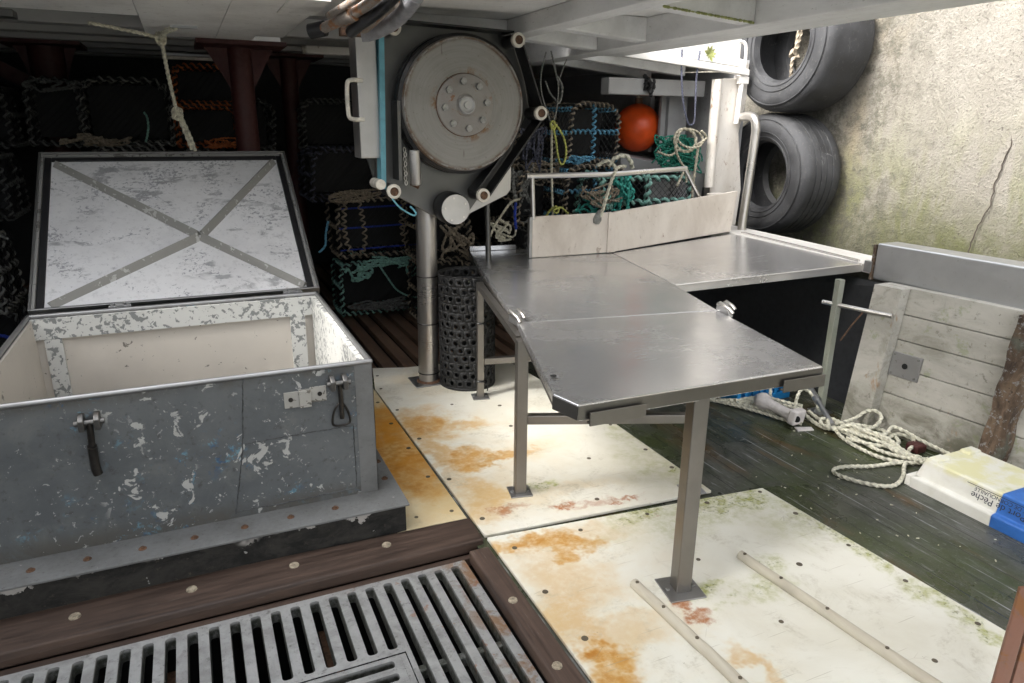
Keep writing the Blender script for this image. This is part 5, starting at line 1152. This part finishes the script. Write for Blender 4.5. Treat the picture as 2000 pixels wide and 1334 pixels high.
tag(MB().rope([(1.12, 6.5, .90), (1.09, 6.5, .78), (1.08, 6.5, .68), (1.02, 6.5, .62)], .012).build('line', 'rope_light_blue', loc=(1.1, 6.5, .8)), 'light blue line hanging right of the lid', 'rope')

for i, (c_, sp, n_, col, lab) in enumerate((
    ((-.62, 6.95, 1.60), (.30, .05, .06), 4, 'rope_tan', 'dull tan line tangle along the foot of the wide grey pot'),
    ((-.90, 6.95, 2.02), (.20, .05, .06), 3, 'rope_dim', 'dim line tangle over the small grey pot at upper left'),
    ((.30, 6.95, 1.56), (.22, .04, .05), 3, 'rope_orange', 'orange line ends at the foot of the lower orange pot'),
    ((-1.40, 6.10, .90), (.22, .05, .10), 4, 'rope_grey', 'grey tangle above the thickly wrapped pot at the left edge'),
    ((1.45, 6.5, 1.12), (.30, .05, .06), 5, 'rope_tan', 'dull tan tangle on top of the blue-lashed pot'),
    ((1.55, 6.40, .10), (.38, .05, .06), 6, 'rope_dim', 'dim tangle along the foot of the teal pot on the slatted floor'),
    ((1.70, 6.44, .50), (.34, .04, .06), 5, 'rope_pale_teal', 'pale teal tangle between the teal and the blue-lashed pots'),
    ((2.95, 5.55, 1.36), (.30, .05, .10), 6, 'rope_tan', 'tan tangle between the two pots left of the orange buoy'),
    ((3.05, 5.40, 1.46), (.18, .04, .05), 3, 'rope_light_blue', 'light blue line tangle under the pot beside the buoy'),
    ((2.62, 5.40, 1.62), (.12, .05, .22), 4, 'rope_slate', 'slate tangle hanging between the hauler roller and the pots'),
    ((3.05, 4.93, 1.20), (.20, .03, .10), 5, 'rope_tan', 'tan tangle between the hanging rope and the teal pot'),
    ((3.10, 4.95, 1.16), (.10, .03, .08), 4, 'rope_pale_teal', 'pale teal tangle at the left end of the teal pot, behind the rail'))):
    tangle('rope_tangle', c_, sp, n_, .0095, col, lab, 60+i)
# orange buoy, locker, net and coil
b = thing('buoy', (3.86, 5.72, 1.73), 'round orange mooring buoy sitting in the shelter corner', 'buoy')
MB().lathe((3.86, 5.72, 1.735), (0, 0, 1), [(.0005, -.215)]+[(.212*math.cos(a), .215*math.sin(a)) for a in [R(x) for x in range(-80, 81, 10)]]+[(.03, .215), (.0005, .217)], 40).build('ball', 'buoy_orange', b)
MB().lathe((3.86, 5.72, 1.945), (0, 0, 1), [(.035, 0), (.033, .05), (.02, .055), (.0005, .055)], 16).build('neck', 'rust_brown', b)
tag(MB().rope([(3.86, 5.72, 1.99), (3.80, 5.68, 2.05), (3.72, 5.60, 2.12)], .018).build('buoy_rope', 'rope_tan', loc=(3.8, 5.7, 2.05)), 'tan rope from the orange buoy up to the roof', 'rope')
tangle('rope_coil', (3.60, 5.20, 2.06), (.05, .05, .10), 3, .014, 'pot_core', 'dark coil hanging from the grey beam above the buoy', 21)
lk = thing('side_locker', (3.9, 5.5, .9), 'grey steel locker with a sloping top under the orange buoy', 'locker')
MB().hexa([(3.62, 5.46, .92), (4.24, 5.12, .92), (4.30, 6.3, .92), (3.60, 6.3, .92), (3.52, 5.46, 1.505), (4.20, 5.12, 1.36), (4.26, 6.3, 1.50), (3.55, 6.3, 1.505)]).build('body', 'hull_grey', lk, bevel=.004)
bx((3.98, 5.70, 1.52), (4.02, 6.0, 2.1)).build('side_plate', 'hull_grey', lk)
tag(bx((3.93, 5.46, 1.36), (4.15, 5.50, 2.12)).build('shelter_plate', 'hull_grey', loc=(4.0, 5.48, 1.5), bevel=.005), 'light grey upright plate right of the orange buoy', 'plate')
tangle('net_bundle', (3.83, 5.05, 1.53), (.25, .04, .15), 16, .008, 'rope_green', 'dark green net bundle hanging at the shelter end column', 31, 'net', 12)
r = MB()
def ring(c_, rx, rz, tilt, n=14, ph=0): return [Vector(c_)+Vector((rx*math.cos(a*6.28318/n+ph), tilt*math.sin(a*6.28318/n+ph)*rx, rz*math.sin(a*6.28318/n+ph))) for a in range(n)]
r.rope(ring((3.88, 4.96, 1.655), .13, .075, .3), .0115, closed=True); r.rope(ring((3.84, 4.97, 1.64), .11, .09, .2, ph=.6), .015, closed=True)
r.rope([(3.77, 4.95, 1.72), (3.72, 4.94, 1.60), (3.76, 4.94, 1.50), (3.84, 4.94, 1.40), (3.86, 4.94, 1.30)], .0115); r.rope([(3.98, 4.95, 1.72), (4.04, 4.95, 1.66), (3.93, 4.94, 1.60)], .0115)
r.rope([(3.95, 4.93, 1.62), (3.93, 4.92, 1.45), (3.90, 4.9, 1.25), (3.90, 4.88, 1.10)], .013); r.rope([(3.56, 4.96, 1.55), (3.68, 4.95, 1.52), (3.78, 4.95, 1.58)], .011); r.rope([(3.80, 4.9, 1.40), (3.74, 4.85, 1.36), (3.66, 4.8, 1.28)], .0115)
tag(r.build('rope_coil', 'rope_khaki', loc=(3.88, 4.95, 1.6)), 'cream rope coil hung in front of the green net, on the slate loop', 'rope')
tag(MB().rope([(3.72, 4.95, 2.34), (3.735, 4.95, 2.15), (3.77, 4.95, 1.95), (3.83, 4.95, 1.79), (3.87, 4.95, 1.765), (3.90, 4.95, 1.80), (3.895, 4.95, 1.95), (3.885, 4.95, 2.15), (3.90, 4.95, 2.34)], .009).build('hanging_loop', 'rope_slate', loc=(3.85, 4.95, 2)), 'thin slate blue rope loop hanging from the roof edge', 'rope')
r = MB()
r.rope([(2.49, 4.92, 2.26), (2.455, 4.92, 2.12), (2.46, 4.92, 1.98), (2.52, 4.9, 1.80), (2.54, 4.9, 1.75)], .006); r.rope([(2.53, 4.92, 2.27), (2.58, 4.92, 2.1), (2.60, 4.92, 2.02), (2.575, 4.9, 1.85), (2.545, 4.9, 1.75)], .007)
r.rope([(2.58, 4.92, 2.10), (2.63, 4.92, 2.03), (2.62, 4.92, 1.93), (2.585, 4.92, 1.90)], .010); r.rope([(2.59, 4.92, 2.04), (2.65, 4.94, 2.17), (2.68, 4.95, 2.22)], .005); r.rope([(2.59, 4.92, 1.92), (2.53, 4.92, 1.98), (2.49, 4.92, 2.06)], .006)
tag(r.build('hanging_line', 'rope_grey', loc=(2.55, 4.9, 2)), 'thin grey lines hanging in a V from the roof, right of the hauler', 'rope')
tag(MB().rope([(2.542, 4.9, 1.76), (2.545, 4.9, 1.6), (2.55, 4.9, 1.4), (2.555, 4.88, 1.15), (2.555, 4.87, 1.08)], .010).build('hanging_rope', 'rope_white', loc=(2.55, 4.9, 1.4)), 'white rope hanging straight down to the splash board', 'rope')
r = MB()
r.rope([(2.545, 4.89, 1.77), (2.58, 4.88, 1.74), (2.63, 4.87, 1.66), (2.655, 4.87, 1.56), (2.64, 4.87, 1.48), (2.61, 4.87, 1.47), (2.585, 4.87, 1.53), (2.57, 4.88, 1.64), (2.545, 4.89, 1.75)], .009); r.rope(ring((2.545, 4.885, 1.75), .02, .03, .3, 8), .009, closed=True)
tag(MB().rope([(2.50, 4.87, 1.08), (2.53, 4.87, 1.12), (2.57, 4.86, 1.15), (2.60, 4.86, 1.13), (2.58, 4.85, 1.10), (2.55, 4.85, 1.12), (2.62, 4.86, 1.14), (2.68, 4.85, 1.09)], .009).build('yellow_rope', 'rope_yellow', loc=(2.6, 4.87, 1.1)), 'yellow-green knot at the foot of the white hanging rope, on the splash board', 'rope')
tag(r.build('yellow_rope', 'rope_yellow', loc=(2.6, 4.87, 1.6)), 'yellow-green rope loop knotted on the white hanging rope', 'rope')

# ================================================================== DECK CLUTTER
fb = thing('fish_box', (3.5, 1.8, -.02), 'upturned white fish box with blue end and port lettering', 'fish box')
def ringpts(x0, x1, y0, y1, z, r=.03, n=4):
    P = []
    for cx, cy, a0 in ((x1-r, y1-r, 0), (x0+r, y1-r, 90), (x0+r, y0+r, 180), (x1-r, y0+r, 270)):
        for i in range(n+1):
            a = R(a0+90*i/n); P.append(Vector((cx+r*math.cos(a), cy+r*math.sin(a), z)))
    return P
def loft(mb, rings, cap=True):
    n = len(rings[0]); vs = [p for q in rings for p in q]
    mb.add(vs, [(k*n+i, k*n+(i+1) % n, (k+1)*n+(i+1) % n, (k+1)*n+i) for k in range(len(rings)-1) for i in range(n)], False)
    if cap: mb.add(rings[-1], [tuple(range(n))])
    return mb
Fx0, Fx1, Fy1, Fyb, Fy0 = 3.232, 3.69, 2.14, 1.70, 1.20
def fishpart(y0, y1, ends):
    mb = MB(); z = -.019
    # profile across X as a sheet swept along Y, closed by the two end walls
    prof = [(Fx0, z), (Fx0, z+.052), (Fx0+.004, z+.060), (Fx0+.030, z+.063), (Fx0+.052, z+.150), (Fx0+.060, z+.158), (Fx1-.060, z+.158), (Fx1-.052, z+.150), (Fx1-.030, z+.063), (Fx1-.004, z+.060), (Fx1, z+.052), (Fx1, z)]
    if ends:
        ys = [(y1, 2), (y1-.025, 3), (y1-.048, 4), (y1-.055, 5)]
        rings = []
        vs = []; 
        for (px, pz) in prof: pass
        # end wall steps: lip, rise, top
        lip = [(Fx0, y1), (Fx1, y1)]
        mb.hexa([(Fx0, y1-.03, z), (Fx1, y1-.03, z), (Fx1, y1, z), (Fx0, y1, z), (Fx0, y1-.03, z+.058), (Fx1, y1-.03, z+.058), (Fx1, y1-.002, z+.058), (Fx0, y1-.002, z+.058)])
        mb.hexa([(Fx0+.03, y1-.06, z+.058), (Fx1-.03, y1-.06, z+.058), (Fx1-.03, y1-.031, z+.0585), (Fx0+.03, y1-.031, z+.0585), (Fx0+.055, y1-.09, z+.157), (Fx1-.055, y1-.09, z+.157), (Fx1-.055, y1-.055, z+.157), (Fx0+.055, y1-.055, z+.157)])
        for xx in (Fx0+.055, Fx1-.16): mb.hexa([(xx, y1-.12, z+.158), (xx+.10, y1-.12, z+.158), (xx+.10, y1-.06, z+.158), (xx, y1-.06, z+.158), (xx+.01, y1-.115, z+.172), (xx+.09, y1-.115, z+.172), (xx+.09, y1-.065, z+.172), (xx+.01, y1-.065, z+.172)])
        y1 = y1-.0302
    n = len(prof); yb = y1 if not ends else y1
    ya, yc = y0, yb
    vs = [(px, ya, pz) for px, pz in prof]+[(px, (yc if pz < z+.0625 else yc-.03) if ends else yc, pz) for px, pz in prof]
    mb.add(vs, [(i, i+1, i+1+n, i+n) for i in range(n-1)]+[tuple(range(n-1, -1, -1)), tuple(range(n, 2*n))])
    return mb
body = fishpart(Fyb, Fy1, True).build('tray', 'fishbox_white', fb, bevel=.004, seg=3)
fishpart(Fy0, Fyb-.0005, False).build('blue_end', 'fishbox_blue', fb, bevel=.004)['label'] = 'blue painted end of the fish box'
def lettering(txt, size, off_y, off_h, name):
    cu = bpy.data.curves.new(name, 'FONT'); cu.body = txt; cu.size = size; cu.extrude = .0004; cu.align_x = 'LEFT'
    tmp = bpy.data.objects.new(name+'_tmp', cu); C.objects.link(tmp); dg = bpy.context.evaluated_depsgraph_get(); dg.update()
    me = bpy.data.meshes.new_from_object(tmp.evaluated_get(dg)); bpy.data.objects.remove(tmp)
    # sloping side face of the tray: upside-down text, reading from the near end away from the camera
    ex = Vector((0, 1, 0)); ey = -Vector((.022, 0, .087)).normalized(); ez = ex.cross(ey)
    base = Vector((Fx0+.030, 0, -.019+.063)); M_ = Matrix((ex, ey, ez)).transposed().to_4x4()
    M_.translation = base-ey*off_h+ex*off_y+ez*.0012-org(fb)
    me.transform(M_); me.name = name
    o = bpy.data.objects.new(name, me); C.objects.link(o); o.data.materials.append(MT['ink']); o.parent = fb; return o
lettering('Port de Pêche', .044, 1.575, .047, 'lettering'); lettering('PORT DE CORNOUAILLE', .026, 1.53, .073, 'lettering')
mb = MB(); ey = Vector((.022, 0, .087)).normalized(); bs = Vector((Fx0+.030, 0, -.019+.063)); o1 = Vector((-.0014, 0, .0004))
mb.add([bs+ey*.078+o1+Vector((0, 1.45, 0)), bs+ey*.078+o1+Vector((0, 1.86, 0)), bs+ey*.081+o1+Vector((0, 1.86, 0)), bs+ey*.081+o1+Vector((0, 1.45, 0))], [(0, 1, 2, 3)]); mb.build('printed_line', 'ink', fb)

# rope heap on the deck (hand-laid loops, then random ones inside the same patch)
r = MB(); zz = lambda k: -.004+.012*(k % 4)
r.rope([(3.46, 2.26, -0.006), (3.38, 2.30, -0.006), (3.22, 2.33, -0.006), (3.07, 2.385, -0.006), (2.985, 2.375, -0.006), (2.975, 2.31, -0.006), (3.03, 2.20, -0.006), (3.13, 2.13, -0.006), (3.26, 2.17, -0.003), (3.36, 2.24, 0.005), (3.42, 2.27, 0.006)], .0122)
r.rope([(3.42, 2.78, 0.025), (3.37, 2.66, 0.000), (3.35, 2.50, -0.006), (3.37, 2.36, -0.006), (3.45, 2.26, 0.000), (3.52, 2.24, 0.006)], .0122)
r.rope([(3.41, 2.74, 0.019), (3.42, 2.60, 0.006), (3.42, 2.44, 0.000), (3.47, 2.30, 0.006), (3.55, 2.24, 0.013)], .0122)
r.rope([(3.40, 2.72, 0.031), (3.46, 2.62, 0.025), (3.50, 2.50, 0.013), (3.50, 2.38, 0.006), (3.50, 2.30, 0.013), (3.48, 2.22, 0.013)], .0122)
r.rope([(3.42, 2.76, 0.037), (3.52, 2.72, 0.031), (3.61, 2.64, 0.025), (3.64, 2.55, 0.019), (3.60, 2.46, 0.013), (3.50, 2.44, 0.013), (3.42, 2.50, 0.013), (3.36, 2.62, 0.013)], .0122)
r.rope([(3.45, 2.74, 0.044), (3.56, 2.74, 0.056), (3.62, 2.72, 0.099), (3.655, 2.68, 0.112), (3.66, 2.64, 0.087), (3.60, 2.62, 0.050), (3.52, 2.62, 0.037)], .0122)
r.rope([(3.40, 2.70, 0.044), (3.44, 2.66, 0.062), (3.47, 2.58, 0.050), (3.55, 2.52, 0.044), (3.63, 2.54, 0.068), (3.66, 2.50, 0.062), (3.70, 2.40, 0.031), (3.72, 2.25, 0.013), (3.73, 2.14, 0.006)], .0122)
r.rope([(3.55, 2.36, 0.013), (3.65, 2.40, 0.019), (3.70, 2.46, 0.019), (3.66, 2.52, 0.025), (3.56, 2.50, 0.025), (3.48, 2.46, 0.025), (3.46, 2.36, 0.019), (3.52, 2.26, 0.019)], .0122)
r.rope([(3.39, 2.74, 0.013), (3.36, 2.80, 0.025), (3.39, 2.84, 0.037), (3.44, 2.82, 0.044), (3.45, 2.76, 0.044), (3.42, 2.70, 0.050), (3.38, 2.70, 0.031)], .0122)
r.rope([(3.38, 2.76, 0.006), (3.44, 2.82, 0.013), (3.43, 2.72, 0.013), (3.36, 2.74, 0.025), (3.40, 2.80, 0.050)], .0122)
for k, s_ in enumerate((.0, .035, 0.037)): r.rope([(3.40+s_, 2.70, .03+.01*k), (3.46+s_, 2.50, .03+.012*k), (3.49+s_*.6, 2.36, 0.016), (3.47+s_*.8, 2.24, 0.013)], .0122)
tag(r.build('rope_heap', 'rope_white', loc=(3.45, 2.5, 0)), 'loose heap of white rope on the deck by the bulwark, one loop lying in front', 'rope')
r = MB()
for k in range(6): r.rope([(3.03+.02*k, 3.46-.03*k, -.002+.006*k), (3.10+.025*k, 3.33-.01*k, .002+.008*k), (3.19+.03*k, 3.14+.02*k, .002+.008*k), (3.25+.035*k, 2.98+.03*k, .0+.006*k), (3.30+.03*k, 2.90+.03*k, .0+.008*k)], .0125)
r.rope([(3.30, 2.96, .02), (3.36, 3.02, .10), (3.44, 3.06, .15), (3.50, 3.04, .12), (3.52, 2.98, .04)], .012); r.rope([(3.42, 3.02, .02), (3.40, 2.92, .0), (3.38, 2.80, .0), (3.40, 2.74, .02)], .0125); r.rope([(3.46, 3.0, .02), (3.44, 2.9, .01), (3.42, 2.78, .02)], .0125)
tag(r.build('rope_heap', 'rope_white', loc=(3.2, 3.2, 0)), 'white rope strands lying under the table in front of the blue crate', 'rope')
# blue crate
cr = thing('blue_crate', (3.38, 3.42, -.02), 'blue plastic crate under the wing table behind the white float', 'crate')
mb = MB(); x0, x1, y0, y1, z0, z1 = 3.14, 3.60, 3.30, 3.62, -.018, .20
mb.box((x0, y0, z0), (x1, y0+.012, z0+.05)); mb.box((x0, y0, z1-.05), (x1, y0+.012, z1))
for k in range(8): mb.box((x0+k*(x1-x0-.02)/7, y0+.001, z0+.0505), (x0+k*(x1-x0-.02)/7+.03, y0+.011, z1-.0505))
mb.box((x0, y0+.0125, z0), (x0+.012, y1, z1)); mb.box((x1-.012, y0+.0125, z0), (x1, y1, z1)); mb.box((x0+.0125, y1-.012, z0), (x1-.0125, y1, z1)); mb.box((x0+.0125, y0+.0125, z0), (x1-.0125, y1-.0125, z0+.008))
mb.build('body', 'crate_blue', cr, bevel=.003); bx((x0-.012, y0-.012, z1+.0005), (x1+.012, y0+.016, z1+.02)).build('rim', 'crate_blue', cr, bevel=.004)
# white float / line cleat
fo = thing('white_float', (3.25, 3.0, .03), 'white plastic bone-shaped line float lying on the deck in front of the blue crate', 'float')
a, b_ = Vector((3.225, 3.165, .065)), Vector((3.275, 2.885, .03)); d = (b_-a).normalized()
MB().lathe(a, d, [(.0005, -.052), (.03, -.048), (.05, -.025), (.056, 0), (.048, .03), (.036, .06), (.032, .12), (.034, .18), (.042, .225), (.05, .245), (.0005, .25)], 22).build('stem', 'float_white', fo)
e = MB().bar(b_-d*.045+Vector((0, 0, -.04)), b_-d*.045+Vector((.01, -.01, .055)), .115, .055, side=d.cross(Vector((0, 0, 1)))).build('end_block', 'float_white', fo, bevel=.014, seg=3)
MB().cyl(b_-d*.02+Vector((-.028, -.012, .012)), b_-d*.02+Vector((-.036, -.02, .012)), .02, n=12).build('hole', 'pit_black', e)
MB().prism([b_+Vector((-.05, -.03, -.045)), b_+Vector((.05, -.06, -.045)), b_+Vector((.07, -.02, -.045)), b_+Vector((-.03, .02, -.045))], (0, 0, -.006)).build('flap', 'float_white', e)
tag(MB().rope([(3.27, 3.15, .10), (3.31, 3.20, .16), (3.33, 3.22, .24)], .012).build('float_line', 'rope_white', loc=(3.3, 3.2, .15)), 'short white line rising from the white float', 'rope')
rd = thing('steel_rod', (3.45, 2.9, 0), 'grey steel rod with a collar leaning down onto the rope heap', 'rod')
MB().cyl((3.575, 3.14, .135), (3.40, 2.76, .03), .016, n=14).build('shaft', 'galv', rd); MB().cyl((3.515, 3.01, .099), (3.50, 2.977, .090), .024, n=14).build('collar', 'galv', rd); MB().cyl((3.58, 3.15, .138), (3.52, 3.02, .102), .021, n=14).build('sleeve', 'galv', rd)
MB().tube(resample([(3.575, 3.14, .14), (3.60, 3.14, .165), (3.66, 3.12, .165)], 4), .007, 8).build('hook', 'galv', rd)
tag(bx((3.60, 2.34, -.018), (3.68, 2.42, .03)).build('red_scrap', 'red_oxide', loc=(3.64, 2.38, 0), bevel=.01), 'small red-brown block behind the fish box', 'block')

# rusty frame close to the camera, bottom right corner
af = thing('rusty_frame', (2.05, .9, 0), 'brown rusty steel frame at the bottom right corner, nearest the camera', 'frame')
mb = MB().prism([(2.03, .945, .50), (2.01, .940, .0), (2.075, .925, .0), (2.088, .922, .28), (2.105, .918, .325), (2.14, .905, .345), (2.60, .74, .345), (2.60, .74, .44), (2.08, .93, .485)], (.006, .012, 0)); mb.build('web', 'angle_rust', af, bevel=.003)
MB().hexa([(2.005, .944, .0), (2.012, .958, .0), (1.985, .985, .0), (1.978, .975, .0), (2.025, .950, .505), (2.033, .962, .505), (2.012, .990, .49), (2.004, .980, .49)]).build('flange', 'angle_rust', af, bevel=.003)
bx((2.0, .88, .0005), (2.14, 1.0, .008)).build('foot', 'angle_rust', af)

af.location = (2.05+.048, .9-.02, 0)
# debris specks on the deck planks
mb = MB()
for k in range(70):
    x, y = random.uniform(2.55, 3.65), random.uniform(1.0, 2.9); r_ = random.uniform(.0015, .0045); a = random.random()*6.28
    mb.bar((x-math.cos(a)*r_*1.6, y-math.sin(a)*r_*1.6, -.017), (x+math.cos(a)*r_*1.6, y+math.sin(a)*r_*1.6, -.017), r_, .004, side=(0, 0, 1))
tag(mb.build('debris', 'rope_cream', loc=(3, 2, 0)), 'tiny pale scraps strewn over the dark deck planks', 'debris', kind='stuff')
# unseen block along the port side, added to keep the sun off the foreground
wh = thing('sun_block', (-1.9, .5, 0), 'white unseen block on the port side, added to shade the foreground', 'sun_block')
bx((-2.6, -2.5, 0), (-1.7, 2.95, 4.2)).build('shade_slab', 'ceiling_white', wh)
